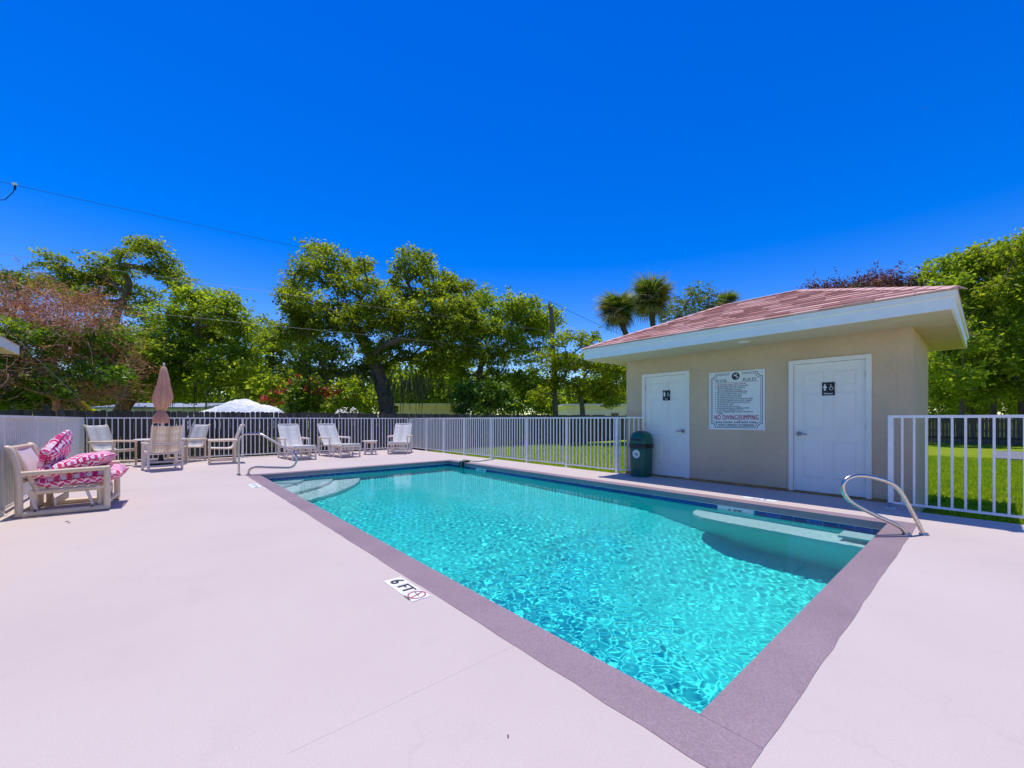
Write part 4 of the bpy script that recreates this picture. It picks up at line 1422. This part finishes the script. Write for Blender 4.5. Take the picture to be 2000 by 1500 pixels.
# gnarled open oak, upper left
tree('oak_tree', 'gnarled open oak with bare twisting limbs, tallest at the left', 'tree', 26,
     [(242, 806), (240, 760), (226, 690), (222, 640), (232, 600), (248, 575)],
     [(105, 512, 26), (140, 536, 24), (96, 556, 28), (142, 566, 27), (122, 548, 18), (204, 516, 28), (188, 540, 26), (238, 498, 18), (262, 482, 18), (284, 480, 26), (304, 492, 18), (330, 520, 22), (346, 548, 24), (318, 532, 20), (205, 556, 32), (232, 556, 26), (296, 528, 16), (186, 590, 28), (288, 580, 26), (240, 530, 22), (160, 590, 28), (258, 606, 20), (352, 566, 20)],
     m_oak, .36, .10, .95, 1.4, .62, seed=3)
# dense round oak
sky2 = under([(225, 690), (250, 640), (290, 590), (330, 575), (365, 566), (400, 572), (440, 588), (465, 618), (485, 650), (497, 700)])
tree('oak_tree', 'dense rounded oak with moss hanging low, behind the closed umbrella', 'tree', 23,
     [(236, 806), (252, 780), (275, 740), (312, 702), (345, 680)],
     fill(232, 580, 492, 765, 46, 33, 5, sky2) + [(350, 575, 22), (405, 582, 24), (440, 600, 24), (470, 640, 24)],
     m_oakb, .42, .105, .85, 2.2, .75, moss=[(430, 745), (445, 750), (415, 748), (460, 740), (480, 735), (330, 760), (470, 752), (400, 752)], seed=4)
# pale small tree, far left
tree('young_tree', 'pale thin leaved tree at the left edge behind the bare twigs', 'tree', 29,
     [(25, 806), (22, 680), (28, 610), (34, 580)], [(-20, 545, 30), (20, 545, 26), (50, 540, 24), (0, 580, 28), (45, 570, 22), (-30, 600, 30), (70, 560, 16)], m_pale, .16, .11, .6, 1, .8, seed=6)
# dark shrub mass below
tree('evergreen_shrub', 'dark glossy evergreen shrub at the left behind the board fence', 'shrub', 17.3,
     [(90, 806), (88, 780), (85, 750)], fill(-40, 640, 235, 790, 44, 27, 9) , m_dark, .14, .10, .9, 1.6, .85, group='shrubs beyond the fence', seed=7)
# red bare twigs
def twig_tree(name, label, D, base_px, spots, n_, mat, rad, seed, leafm=None, ln=(.5, 1.3), lsize=.055):
    rng = np.random.default_rng(seed)
    bs = at(base_px[0], base_px[1], D); base = Vector((bs.x, bs.y, LAWN))
    root = thing(name, label, 'tree', base, 0, 'trees beyond the fence')
    b = MB()
    C = [at(u, v_, D + rng.uniform(-1.2, 1.2)) for u, v_, _ in spots]
    limbs(b, [base, at(base_px[0], base_px[1] - 60, D), at(base_px[0] - 5, base_px[1] - 110, D)], C, .13, rng, 5)
    b.build('trunk', mat, root, base, True)
    V_, Fq = [], []
    tips = []
    for (u, v_, rp), c in zip(spots, C):
        R_ = rp / F * D
        for k in range(n_):
            p = np.array(c) + rng.normal(size=3) * R_ * .45
            d = rng.normal(size=3); d[2] = d[2] * .7 + .35; d /= np.linalg.norm(d)
            l_ = rng.uniform(*ln)
            side = np.cross(d, rng.normal(size=3)); side /= np.linalg.norm(side) + 1e-9
            q = p; bend = rng.normal(size=3) * .25
            w_ = rad
            for s_ in range(3):
                q1 = p + d * l_ * (s_ + 1) / 3 + bend * ((s_ + 1) / 3) ** 2
                w1 = w_ * .7
                i0 = len(V_)
                V_ += [q - side * w_, q + side * w_, q1 + side * w1, q1 - side * w1]; Fq.append((i0, i0 + 1, i0 + 2, i0 + 3))
                if rng.uniform() < .7:
                    sd = rng.normal(size=3); sd /= np.linalg.norm(sd); e2 = np.cross(sd, d)
                    q2 = q1 + (sd * .6 + d * .5) * rng.uniform(.12, .35)
                    i0 = len(V_); V_ += [q1 - e2 * w1, q1 + e2 * w1, q2 + e2 * w1 * .5, q2 - e2 * w1 * .5]; Fq.append((i0, i0 + 1, i0 + 2, i0 + 3)); tips.append(q2)
                q, w_ = q1, w1
            tips.append(q)
    me = np_mesh('twigs', np.array(V_) - np.array(base), np.array(Fq), mat)
    o = ob('twigs', me, root); o['kind'] = 'stuff'
    if leafm:
        P = np.repeat(np.array(tips), 3, 0); P = P + rng.normal(size=P.shape) * .07
        o = ob('crown', leaf_mesh('crown', P - np.array(base), lsize, leafm, rng.uniform(0, 1, len(P))), root); o['kind'] = 'stuff'
    return root
twig_tree('twiggy_tree', 'leafless pinkish twiggy tree tangled over the dark shrub at left', 17.2, (110, 806),
          [(-10, 600, 40), (40, 595, 36), (85, 600, 36), (125, 600, 36), (165, 605, 34), (30, 640, 36), (95, 640, 36), (170, 640, 36), (205, 640, 28), (60, 690, 36), (140, 690, 36), (190, 700, 34), (30, 740, 36), (110, 745, 36), (185, 745, 34), (225, 725, 24), (215, 770, 20), (150, 780, 28), (60, 620, 30), (120, 650, 30), (10, 680, 34), (235, 690, 18)], 80, m_twig, .013, 13, m_russet, (.5, 1.3), .045)
# trees behind, between the oaks
tree('oak_tree', 'shaded oak further back in the gap between the two big oaks', 'tree', 36,
     [(530, 806), (532, 740), (525, 690)], fill(480, 640, 600, 775, 18, 30, 15, under([(480, 690), (505, 625), (530, 622), (560, 640), (600, 620)])), m_oak, .3, .13, .9, 2, .8, seed=8)
# the big central oak
tree('oak_tree', 'big spreading oak with thick leaning trunk and long moss in the middle', 'tree', 23,
     [(757, 806), (750, 765), (738, 730), (728, 705), (715, 675)],
     [(622, 492, 28), (600, 520, 30), (650, 508, 30), (585, 548, 28), (566, 575, 24), (572, 606, 22), (636, 540, 30), (690, 525, 26), (712, 518, 18), (676, 556, 30), (720, 560, 30), (742, 585, 26), (610, 590, 30), (600, 640, 26), (660, 600, 28), (700, 606, 30), (750, 625, 30), (640, 640, 30), (700, 650, 30),
      (800, 505, 24), (826, 508, 24), (790, 530, 26), (830, 535, 26), (780, 560, 22), (868, 545, 20), (890, 560, 20), (910, 562, 18), (850, 570, 28), (812, 585, 28), (880, 595, 28), (840, 615, 30), (790, 620, 28), (905, 600, 20), (770, 660, 28), (820, 660, 30), (870, 650, 30), (730, 690, 28), (660, 690, 30), (615, 690, 28), (590, 725, 26), (640, 735, 28), (690, 725, 24), (800, 700, 26), (845, 700, 26)] + fill(565, 520, 930, 725, 30, 26, 51, under([(555, 610), (575, 560), (600, 525), (630, 500), (680, 515), (725, 545), (748, 580), (775, 545), (800, 520), (835, 525), (870, 565), (930, 590)])),
     m_oak, .50, .105, 1.1, 1.9, .72, moss=[(600 + 9 * k, 715 + (k * 37) % 30) for k in range(27)] + [(790 + 6 * k, 730 + (k * 29) % 25) for k in range(9)], seed=9)
tree('oak_tree', 'light green oak with upright leafy top, left of the utility pole', 'tree', 26.5,
     [(952, 806), (945, 770), (935, 735), (945, 700)],
     [(928, 588, 24), (945, 580, 22), (968, 604, 26), (1000, 590, 22), (1018, 596, 20), (1038, 592, 18), (1034, 610, 22), (990, 636, 32), (945, 640, 32), (1046, 642, 28), (1070, 636, 16), (905, 640, 28), (915, 690, 30), (970, 690, 34), (1025, 690, 30), (1062, 680, 22), (900, 740, 28), (985, 745, 30), (1040, 740, 28), (940, 770, 26), (1010, 785, 24), (880, 700, 26)] + fill(885, 610, 1075, 770, 18, 26, 52),
     m_oakb, .30, .105, 1.05, 1.8, .8, moss=[(870 + 9 * k, 745 + (k * 31) % 20) for k in range(9)], seed=10)
tree('young_tree', 'yellow green tree in front of the white house, beside the building', 'tree', 23.5,
     [(1138, 806), (1135, 780), (1128, 755)],
     [(1090, 668, 18), (1112, 655, 14), (1140, 664, 18), (1160, 662, 13), (1105, 706, 24), (1145, 712, 26), (1185, 722, 26), (1215, 735, 24), (1240, 720, 24), (1092, 745, 24), (1130, 755, 24), (1170, 760, 24), (1210, 768, 20), (1060, 770, 22), (1195, 785, 14), (1235, 760, 20)] + fill(1070, 690, 1230, 775, 14, 20, 53),
     m_yel, .17, .10, .95, 1.4, .75, seed=11)
tree('evergreen_shrub', 'dark green shrub below the light green oak', 'shrub', 21.5, [(945, 806), (944, 795), (944, 780)], fill(895, 760, 995, 802, 14, 20, 21), m_dark, .1, .10, .85, .9, .9, group='shrubs beyond the fence', seed=14)
tree('evergreen_shrub', 'dark cone shaped shrub among the red flowers', 'shrub', 20.0, [(580, 808), (580, 800), (580, 780)], [(580, 798, 20), (575, 780, 18), (585, 770, 16), (580, 755, 13), (590, 790, 17), (568, 795, 16)], m_dark, .1, .09, 1.2, .3, 1.0, group='shrubs beyond the fence', seed=15)
# red flowering shrub: leaves and flowers
fs_ = tree('flowering_shrub', 'red flowering shrub under the big oak', 'shrub', 20.6, [(620, 808), (622, 800), (625, 780)], fill(505, 745, 700, 800, 20, 20, 23), m_oakb, .09, .10, .7, .8, .85, group='shrubs beyond the fence', seed=16)
rngf = np.random.default_rng(5)
P = []
for u, v_, n_ in ((520, 778, 22), (545, 765, 20), (570, 748, 28), (590, 752, 12), (606, 765, 26), (628, 762, 26), (640, 775, 14), (655, 758, 16), (665, 768, 18), (690, 780, 14), (550, 785, 10), (610, 745, 12), (585, 735, 10), (700, 770, 10), (530, 790, 10)):
    c = np.array(at(u, v_, 20.0))
    P.append(c + rngf.normal(size=(int(n_ * 1.9), 3)) * np.array([.17, .17, .10]))
P = np.concatenate(P) - np.array(fs_.location)
o = ob('flowers', leaf_mesh('flowers', P, .07, m_flower, rngf.uniform(0, 1, len(P)), .3, .7), fs_); o['kind'] = 'stuff'
# airy tree and purple bush behind the roof
tree('young_tree', 'airy thin leaved tree behind the left slope of the roof', 'tree', 30, [(1370, 806), (1368, 700), (1365, 640)],
     [(1325, 600, 22), (1350, 580, 18), (1372, 570, 20), (1385, 590, 20), (1340, 610, 24), (1300, 625, 18), (1400, 600, 20), (1365, 610, 26), (1330, 640, 24), (1395, 625, 22)], m_pale, .16, .11, .5, 1.2, .9, seed=17)
twig_tree('twiggy_tree', 'purple leaved twiggy tree showing above the right part of the roof', 26, (1690, 806),
          [(1615, 572, 14), (1640, 566, 14), (1660, 572, 14), (1700, 556, 18), (1725, 552, 16), (1745, 556, 14), (1765, 565, 12), (1790, 556, 8), (1590, 574, 8), (1715, 566, 16), (1740, 566, 14)], 80, m_twig, .008, 19, m_purple, (.25, .65), .07)
# right-hand trees
sky3 = under([(1790, 560), (1810, 535), (1845, 508), (1880, 492), (1915, 495), (1950, 478), (2000, 472), (2080, 460), (2180, 480)])
tree('broadleaf_tree', 'tall bright green tree directly right of the building', 'tree', 26.5, [(1878, 830), (1880, 790), (1886, 740), (1890, 690)],
     fill(1800, 500, 1915, 770, 34, 30, 25, sky3), m_oakb, .19, .12, .9, 3.2, .8, m_barkp, group='trees along the right lawn', seed=18, dshift=-2.4)
tree('broadleaf_tree', 'tall leafy tree at the right edge with slim brown trunk', 'tree', 27, [(1942, 830), (1940, 790), (1950, 730), (1955, 680)],
     fill(1900, 480, 2010, 770, 36, 30, 26, sky3), m_oak, .19, .12, .9, 3.2, .8, m_bark, group='trees along the right lawn', seed=19, dshift=-2.4)
tree('broadleaf_tree', 'tall leafy tree cut by the right edge of the picture', 'tree', 27, [(2000, 830), (1994, 790), (2010, 730), (2030, 680)],
     fill(1985, 470, 2160, 770, 40, 32, 27, sky3), m_oakb, .2, .12, .9, 3.2, .8, m_bark, group='trees along the right lawn', seed=20, dshift=-2.4)
# understory behind the right trees
tree('evergreen_shrub', 'dark leafy understory behind the right board fence', 'shrub', 30, [(1900, 815), (1900, 800), (1900, 780)], fill(1790, 690, 2120, 805, 44, 26, 29), m_oakb, .12, .10, .75, 1.5, .9, group='shrubs beyond the fence', seed=21)

# palms
def frond_mesh(seed, mat, ln=1.15, n_=26, spread=2.5, droop=.35):
    rng = np.random.default_rng(seed)
    V_, Fq, T = [], [], []
    pet = .30 + .09 * (seed % 4)
    for s_ in range(3):       # petiole
        f0, f1 = s_ / 3, (s_ + 1) / 3
        i0 = len(V_)
        V_ += [(pet * f0, -.015, -.06 * f0 * f0), (pet * f0, .015, -.06 * f0 * f0), (pet * f1, .012, -.06 * f1 * f1), (pet * f1, -.012, -.06 * f1 * f1)]
        Fq.append((i0, i0 + 1, i0 + 2, i0 + 3)); T.append(.6)
    for k in range(n_):
        a = spread * (k / (n_ - 1) - .5)
        l_ = ln * (.62 + .38 * math.cos(a * .75)) * rng.uniform(.88, 1.08)
        d = np.array([math.cos(a), math.sin(a), 0]); e = np.array([-math.sin(a), math.cos(a), 0])
        p0 = np.array([pet, 0, -.06])
        w_ = .042
        prev = p0; pw = .012
        tt = rng.uniform(.1, 1)
        for s_ in range(4):
            f1 = (s_ + 1) / 4
            q = p0 + d * l_ * f1 + np.array([0, 0, -droop * l_ * f1 ** 2.4 - .05 * abs(math.sin(a)) * f1])
            w1 = w_ * (1 - .95 * f1 ** 2)
            i0 = len(V_)
            V_ += [prev - e * pw, prev + e * pw, q + e * w1, q - e * w1]
            Fq.append((i0, i0 + 1, i0 + 2, i0 + 3)); T.append(tt)
            prev, pw = q, w1
    return np_mesh('frond', np.array(V_), np.array(Fq), mat, False, np.array(T))
m_palmdryb = M('palm_boots', (.17, .125, .08), .95, .4, 12, .8, 20)
fronds = [frond_mesh(k, m_palm, 1.4, 22, 2.7, .14 + .12 * k) for k in range(4)]
dryf = [frond_mesh(10 + k, m_palmdry, 1.2, 20, 2.5, .25) for k in range(2)]
def palm(label, D, path, crown, scale, seed, nfr=48, r0=.17):
    rg = random.Random(seed)
    tr = [at(u, v_, D) for u, v_ in path]
    base = Vector((tr[0].x, tr[0].y, LAWN))
    root = thing('palm_tree', label, 'palm tree', base, 0, 'cabbage palms behind the building')
    b = MB(); b.tube([base] + tr[1:], [r0 * 1.15, r0, r0 * .95, r0 * 1.05], 10, 5); b.build('trunk', m_palmbark, root, base, True)
    c = at(*crown, D) - base
    b = MB(); b.lathe([(r0 * 1.0, -.55), (r0 * 1.9, -.3), (r0 * 2.1, .0), (r0 * 1.5, .28), (.02, .45)], 12, tuple(c), lambda t, z: 1 + .18 * math.sin(7 * t + 9 * z)); b.build('leaf_boots', m_palmdryb, root)
    for k in range(nfr):
        f_ = k / nfr
        el = 1.35 - 2.35 * f_ + rg.uniform(-.12, .12)            # top fronds erect, low ones hang
        az = k * 2.399 + rg.uniform(-.2, .2)
        dry = f_ > .35 and rg.random() < .42
        o = ob('frond', rg.choice(dryf if dry else fronds), root)
        sc = scale * rg.uniform(.85, 1.1)
        o.matrix_local = Tr(c) @ Ro(az, 4, 'Z') @ Ro(-el, 4, 'Y') @ Ro(rg.uniform(-.6, .6), 4, 'X') @ Matrix.Scale(sc, 4)
palm('left cabbage palm with leaning trunk above the roof', 25.5, [(1262, 806), (1240, 690), (1222, 652), (1208, 612)], (1207, 606), .86, 3)
palm('taller cabbage palm with upright trunk beside the leaning palm', 26, [(1284, 806), (1278, 680), (1275, 630), (1272, 586)], (1272, 580), .95, 4)
palm('small cabbage palm head behind the thin leaved tree', 33, [(1425, 806), (1424, 680), (1422, 630), (1420, 590)], (1420, 590), .72, 5, 30)
palm('cabbage palm tip just above the ridge of the roof', 31, [(1662, 806), (1662, 680), (1662, 630), (1662, 590)], (1662, 580), .80, 6, 24)
palm('cabbage palm with shaggy brown skirt tucked inside the big oak', 25, [(590, 806), (592, 740), (594, 690), (596, 645)], (596, 640), .62, 7, 34, .2)

# distant wood closing the view
def wood(name, label, D, u0, u1, vtop, n_, seed, mat, leaf=.22):
    rng = np.random.default_rng(seed)
    Ps, Ts = [], []
    for k in range(n_):
        u = rng.uniform(u0, u1); v_ = vtop(u) + rng.uniform(0, 1) ** .8 * (806 - vtop(u))
        d = D + rng.uniform(-4, 4)
        P, t_ = clump_points(at(u, v_, d), 1.9, 300, .8, rng, leaf); Ps.append(P); Ts.append(t_)
    P = np.concatenate(Ps)
    ob(name, leaf_mesh(name, P, leaf, mat, np.concatenate(Ts)), kind='stuff', label=label, cat='woodland')
wood('distant_woods', 'mass of distant trees closing the view beyond the houses', 52, -150, 2200, lambda u: 728 + 22 * math.sin(u * .013) + 12 * math.sin(u * .041), 520, 41, m_oakb, .27)

# grass blades on the visible lawn
def grass(n_, rng):
    xs = np.concatenate([5.75 + 15 * rng.uniform(0, 1, n_) ** 1.5, 5.95 + 11 * rng.uniform(0, 1, n_ // 2) ** 1.3])
    ysl = np.concatenate([-7 + 9.8 * rng.uniform(0, 1, n_), 4.5 + 11 * rng.uniform(0, 1, n_ // 2)])
    ok = ~((xs < 8.4) & (ysl > -.2) & (ysl < 4.6))
    xs, ysl = xs[ok], ysl[ok]
    m_ = len(xs)
    h = rng.uniform(.03, .075, m_); th = rng.uniform(0, PI, m_); w_ = rng.uniform(.006, .013, m_)
    e = np.stack([np.cos(th), np.sin(th), 0 * th], 1) * w_[:, None]
    p = np.stack([xs, ysl, np.full(m_, LAWN)], 1)
    tip = p + np.stack([rng.normal(size=m_) * .025, rng.normal(size=m_) * .025, h], 1)
    V_ = np.stack([p - e, p + e, tip], 1).reshape(-1, 3)
    return np_mesh('grass', V_, np.arange(3 * m_).reshape(m_, 3), m_gr, False, rng.uniform(0, 1, m_))
m_gr = leafmat('grass_blades', (.16, .27, .010), (.30, .41, .016), (.46, .49, .04), .5, .1)
ob('grass', grass(150000, np.random.default_rng(2)), kind='stuff', label='short sunny lawn grass beyond the picket fence', cat='grass')

# concrete pad on the lawn at the right
b = MB(); b.b2((-2.6, -1.6, .001), (2.6, 1.6, .06)); b.build('concrete_pad', m_pad, None, kind='structure').location = (23.0, -2.4, LAWN)

# ------------------------------------------------------------------ utility pole and wires
PD = 24
pb, pt_ = at(1088, 810, PD), at(1076, 600, PD)
up_ = thing('utility_pole', 'leaning grey wooden utility pole between the oak and the yellow green tree', 'utility pole', (pb.x, pb.y, LAWN))
b = MB(); b.tube([(0, 0, -.1), tuple(pt_ - Vector((pb.x, pb.y, LAWN)))], [.17, .12], 12); b.build('pole', m_pole, up_, None, True)
b = MB(); q = pt_ - Vector((pb.x, pb.y, LAWN)); b.tube([q + Z * -.12 + Vector((-.10, .05, 0)), q + Z * .28 + Vector((-.10, .05, 0))], [.06, .045], 8); b.build('top_bracket', m_pole, up_, None, True)
def wire(label, pts, r_, mat, sag=0, name='power_line'):
    b = MB()
    P = []
    for i in range(len(pts) - 1):
        a, c = Vector(pts[i]), Vector(pts[i + 1])
        for k in range(12):
            t = k / 12
            P.append(a.lerp(c, t) - Z * (sag * 4 * t * (1 - t)))
    P.append(Vector(pts[-1]))
    b.tube(P, r_, 5, 0, False)
    return b.build(name, mat, None, None, True, label=label, cat='cable', group='overhead cables on the utility pole')
w1a, w1b = at(1073, 588, PD), at(0, 352, 12.4)
d1_ = (w1b - w1a)
wire('topmost overhead cable sloping down from the upper left to the pole', [w1a, w1a + d1_ * 1.6], .0065, m_wire, .05)
wire('overhead cable running from the pole top down behind the roof', [w1a, at(1212, 653, 33), at(1300, 690, 42)], .012, m_wire, .05)
w2a, w2b = at(1083, 648, PD), at(0, 492, 12.8)
wire('middle overhead cable crossing in front of the oaks', [w2a, w2a + (w2b - w2a) * 1.5], .006, m_wirep, .06)
w3a, w3b = at(1085, 690, PD), at(0, 578, 12.8)
wire('lowest overhead cable crossing in front of the oaks', [w3a, w3a + (w3b - w3a) * 1.5], .006, m_wirep, .06)
c0 = w1a + d1_ * ((at(37, 362, 12.8) - w1a).length / d1_.length)
wire('short drooping cable hanging from the topmost line at far left', [c0, c0 + Vector((-.02, .01, -.25)), c0 + Vector((-.2, .05, -.55)), c0 + Vector((-.45, .1, -.62)), c0 + Vector((-1.0, .2, -.5))], .011, m_wire, .0)
cl = thing('cable_clamp', 'pale clamp on the topmost cable at far left', 'clamp', c0)
b = MB(); b.box((0, 0, -.02), (.10, .06, .07)); b.build('body', m_signw, cl); b = MB(); b.tube([(.02, 0, -.05), (0.01, 0, -.2)], .02, 8); b.build('insulator', m_black, cl)
# anchored guy wire with yellow guard
ga, gb = at(178, 801, 13.2), at(-60, 575, 11.0)
dirg = (gb - ga)
gg = ga - dirg.normalized() * 1.9
gw = thing('guy_wire', 'steel guy wire with yellow plastic guard at the left behind the board fence', 'guy wire', gg)
b = MB(); b.tube([(0, 0, 0), tuple(gb + dirg - gg)], .008, 5); b.build('wire', m_wirep, gw)
b = MB(); g1 = ga - gg; b.tube([g1 * .3, g1, g1 + dirg.normalized() * .34], .035, 8); b.build('guard', m_yellow, gw, None, True)
cp = dirg * .62 + g1
b = MB(); b.tube([cp - dirg.normalized() * .06, cp + dirg.normalized() * .06], .035, 8); b.build('insulator', m_barkp, gw, None, True)

# ------------------------------------------------------------------ background houses and vehicles
def house(label, D, u0, u1, vtop, wallm, roofm, depth, wins, over=.25, th=.12, name='mobile_home', hump=0):
    a, c = at(u0, vtop, D), at(u1, vtop, D)
    ln = (c - a).length; ztop = a.z
    h = ztop - LAWN
    ang = math.atan2(c.y - a.y, c.x - a.x)
    r = thing(name, label, 'house', (a.x, a.y, LAWN), ang)
    b = MB(); b.b2((0, 0, 0), (ln, depth, h - th)); b.build('wall', wallm, r)
    b = MB()
    b.add([(-over, -over, h - th), (ln + over, -over, h - th), (ln + over, depth + over, h - th), (-over, depth + over, h - th),
           (-over, -over, h), (ln + over, -over, h), (ln + over, depth + over, h), (-over, depth + over, h), (-over, depth / 2, h + hump), (ln + over, depth / 2, h + hump)],
          [(0, 3, 2, 1), (0, 1, 5, 4), (2, 3, 7, 6), (1, 2, 6, 9, 5), (3, 0, 4, 8, 7), (4, 5, 9, 8), (8, 9, 6, 7)])
    b.build('roof', roofm, r)
    for (f0, f1, z0, z1, kind_) in wins:
        fr = MB(); fr.b2((ln * f0 - .05, -.03, z0 - .05), (ln * f1 + .05, -.002, z1 + .05)); w_ = fr.build('window' if kind_ == 'w' else 'door', m_housew, r)
        p = MB(); p.b2((ln * f0, -.045, z0), (ln * f1, -.031, z1)); p.build('pane', m_glass, w_)
    return r
house('low cream mobile home under the hanging moss', 30, 778, 894, 788, m_houseb, m_housew, 6, [(.08, .17, .8, 1.5, 'w'), (.45, .62, .9, 1.6, 'w'), (.93, .99, .5, 1.5, 'w')], .3, .14)
house('white house with dark windows behind the yellow green tree', 33, 1108, 1290, 789, m_housew, m_housew, 7, [(.10, .24, .7, 1.75, 'w'), (.27, .40, .7, 1.75, 'w'), (.47, .55, .3, 1.9, 'd'), (.62, .74, .7, 1.75, 'w')], .4, .16)
house('long grey roofed mobile home behind the closed umbrella', 27, 188, 392, 795, m_housew, m_roofd, 6, [(.2, .3, .7, 1.5, 'w'), (.6, .72, .7, 1.5, 'w')], .2, .1, 'mobile_home', .38)
# white house eave at the far left, beyond the left fence
e0 = at(38, 686, 8.2)
nh = thing('neighbor_house', 'white eave corner of a house poking in at the left edge', 'house', (e0.x - .5, e0.y - .5, LAWN))
NO = nh.location
b = MB(); b.b2((e0.x - 6, e0.y - 9, LAWN), (e0.x - .62, e0.y - .55, e0.z - .03)); b.build('wall', m_wall, nh, NO)
b = MB(); b.b2((e0.x - 6, e0.y - 9, e0.z - .06), (e0.x - .03, e0.y - .03, e0.z - .02)); b.build('soffit', m_soffit, nh, NO)
b = MB(); b.b2((e0.x - .028, e0.y - 9, e0.z - .07), (e0.x, e0.y, e0.z + .10)); b.b2((e0.x - 6, e0.y - .028, e0.z - .07), (e0.x - .029, e0.y, e0.z + .10)); b.build('fascia', m_fascia, nh, NO)
b = MB(); b.add([(e0.x + .02, e0.y - 9, e0.z + .105), (e0.x + .02, e0.y + .02, e0.z + .105), (e0.x - 3, e0.y - 2.6, e0.z + .9), (e0.x - 3, e0.y - 9, e0.z + .9), (e0.x - 6, e0.y + .02, e0.z + .105)], [(0, 1, 2, 3), (1, 4, 2)]); b.build('roof', m_shingle, nh, NO)

# tarp-covered boat
def tarp(label, D, prof, halfw, mat, name, cat):
    """prof: (u, v) skyline left to right; rounded cross-section"""
    P = [at(u, v_, D) for u, v_ in prof]
    base = Vector((P[0].x, P[0].y, LAWN))
    r = thing(name, label, cat, base)
    a, c = P[0], P[-1]
    d = (c - a); d.z = 0; d.normalize(); n_ = Vector((-d.y, d.x, 0))
    sm = smooth_path([tuple(p) for p in P], 4)
    vs, fs = [], []
    K = 13
    rgx = np.random.default_rng(6)
    for i, p in enumerate(sm):
        f_ = i / (len(sm) - 1)
        hw = halfw * (.55 + .45 * math.sin(PI * min(1, max(0, f_ * .9 + .05))))
        for k in range(K):
            t = 2 * k / (K - 1) - 1
            zz = 1.15 + (p[2] - 1.15) * (1 - abs(t) ** 2.6) if abs(t) < .8 else None
            zz = p[2] - (p[2] - .75) * abs(t) ** 1.7
            q = Vector(p) + n_ * (t * hw + halfw)
            vs.append((q.x + rgx.normal() * .02, q.y + rgx.normal() * .02, zz + rgx.normal() * .015))
    for i in range(len(sm) - 1):
        for k in range(K - 1):
            a_ = i * K + k
            fs.append((a_, a_ + 1, a_ + 1 + K, a_ + K))
    b = MB(); b.add(vs, fs); b.build('cover', mat, r, base, True)
    # hull under the cover and trailer skirt
    b = MB()
    A = a + n_ * halfw + d * .6; C = c + n_ * halfw - d * .4
    b.v = []
    for e_, w_ in ((A, .5), (C, .35)):
        for s_ in (-1, 1):
            for zz in (.35, .95):
                q = e_ + n_ * (s_ * halfw * w_ * (1.25 if zz > .5 else .8)); b.v.append((q.x, q.y, zz))
    b.f = [(0, 1, 3, 2), (4, 6, 7, 5), (0, 4, 5, 1), (2, 3, 7, 6), (0, 2, 6, 4), (1, 5, 7, 3)]
    b.build('hull', m_roofd, r, base)
    for f_ in (.35, .5):
        q = a.lerp(c, f_); b = MB(); b.tube([(q.x, q.y, LAWN + .32), (q.x + n_.x * halfw * 2, q.y + n_.y * halfw * 2, LAWN + .32)], .32, 14); b.build('wheel', m_black, r, base, True)
    return r
tarp('boat under a white tarp behind the far fence', 17.4, [(322, 814), (352, 803), (385, 793), (412, 782), (436, 777), (456, 779), (478, 788), (500, 791), (518, 800), (528, 814)], 1.15, m_tarp, 'covered_boat', 'boat')
tarp('low white tarp covered vehicle right of the red flowers', 26, [(644, 806), (650, 798), (662, 795), (680, 795), (692, 798), (698, 806)], .9, m_tarp, 'covered_car', 'car')
# parked pale car behind the pole
cd = at(1010, 806, 27); ce = at(1095, 806, 27)
pc = thing('parked_car', 'pale parked car half hidden left of the utility pole', 'car', (cd.x, cd.y, LAWN), math.atan2(ce.y - cd.y, ce.x - cd.x))
b = MB()
def carbody(b, prof, w0, w1):
    n_ = len(prof)
    b.add([(x, w0, z) for x, z in prof] + [(x, w1, z) for x, z in prof], [tuple(range(n_)), tuple(range(n_, 2 * n_))[::-1]] + [(i, n_ + i, n_ + (i + 1) % n_, (i + 1) % n_) for i in range(n_)])
carbody(b, [(0, .3), (0, .85), (.15, .98), (1.0, 1.05), (1.5, 1.52), (3.0, 1.56), (3.7, 1.12), (4.3, 1.02), (4.4, .8), (4.4, .3)], 0, 1.7); b.build('body', m_housew, pc)
b = MB(); carbody(b, [(1.15, 1.08), (1.56, 1.46), (2.95, 1.49), (3.5, 1.12)], -.012, 1.712); b.build('window', m_glass, pc)
for x in (.8, 3.5):
    for yy in (.05, 1.65):
        b = MB(); b.tube([(x, yy - .1, .31), (x, yy + .1, .31)], .31, 16); b.build('wheel', m_black, pc, None, True)

# bird
bd = MB()
bp = at(1808, 210, 40)
bd.tube([(-.16, 0, 0), (-.05, 0, .02), (.1, 0, .02), (.2, 0, 0)], [.01, .05, .045, .01], 8)
bd.add([(0, .03, .02), (.09, .03, .02), (.02, .36, .12), (-.08, .5, .05)], [(0, 1, 2, 3)]); bd.add([(0, -.03, .02), (.09, -.03, .02), (.02, -.36, .12), (-.08, -.5, .05)], [(0, 3, 2, 1)])
bo = bd.build('bird', m_black, None, None, True, label='small dark bird high in the sky at right', cat='bird'); bo.location = bp; bo.rotation_euler = (.2, 0, .4); bo.scale = (.6, .6, .6)
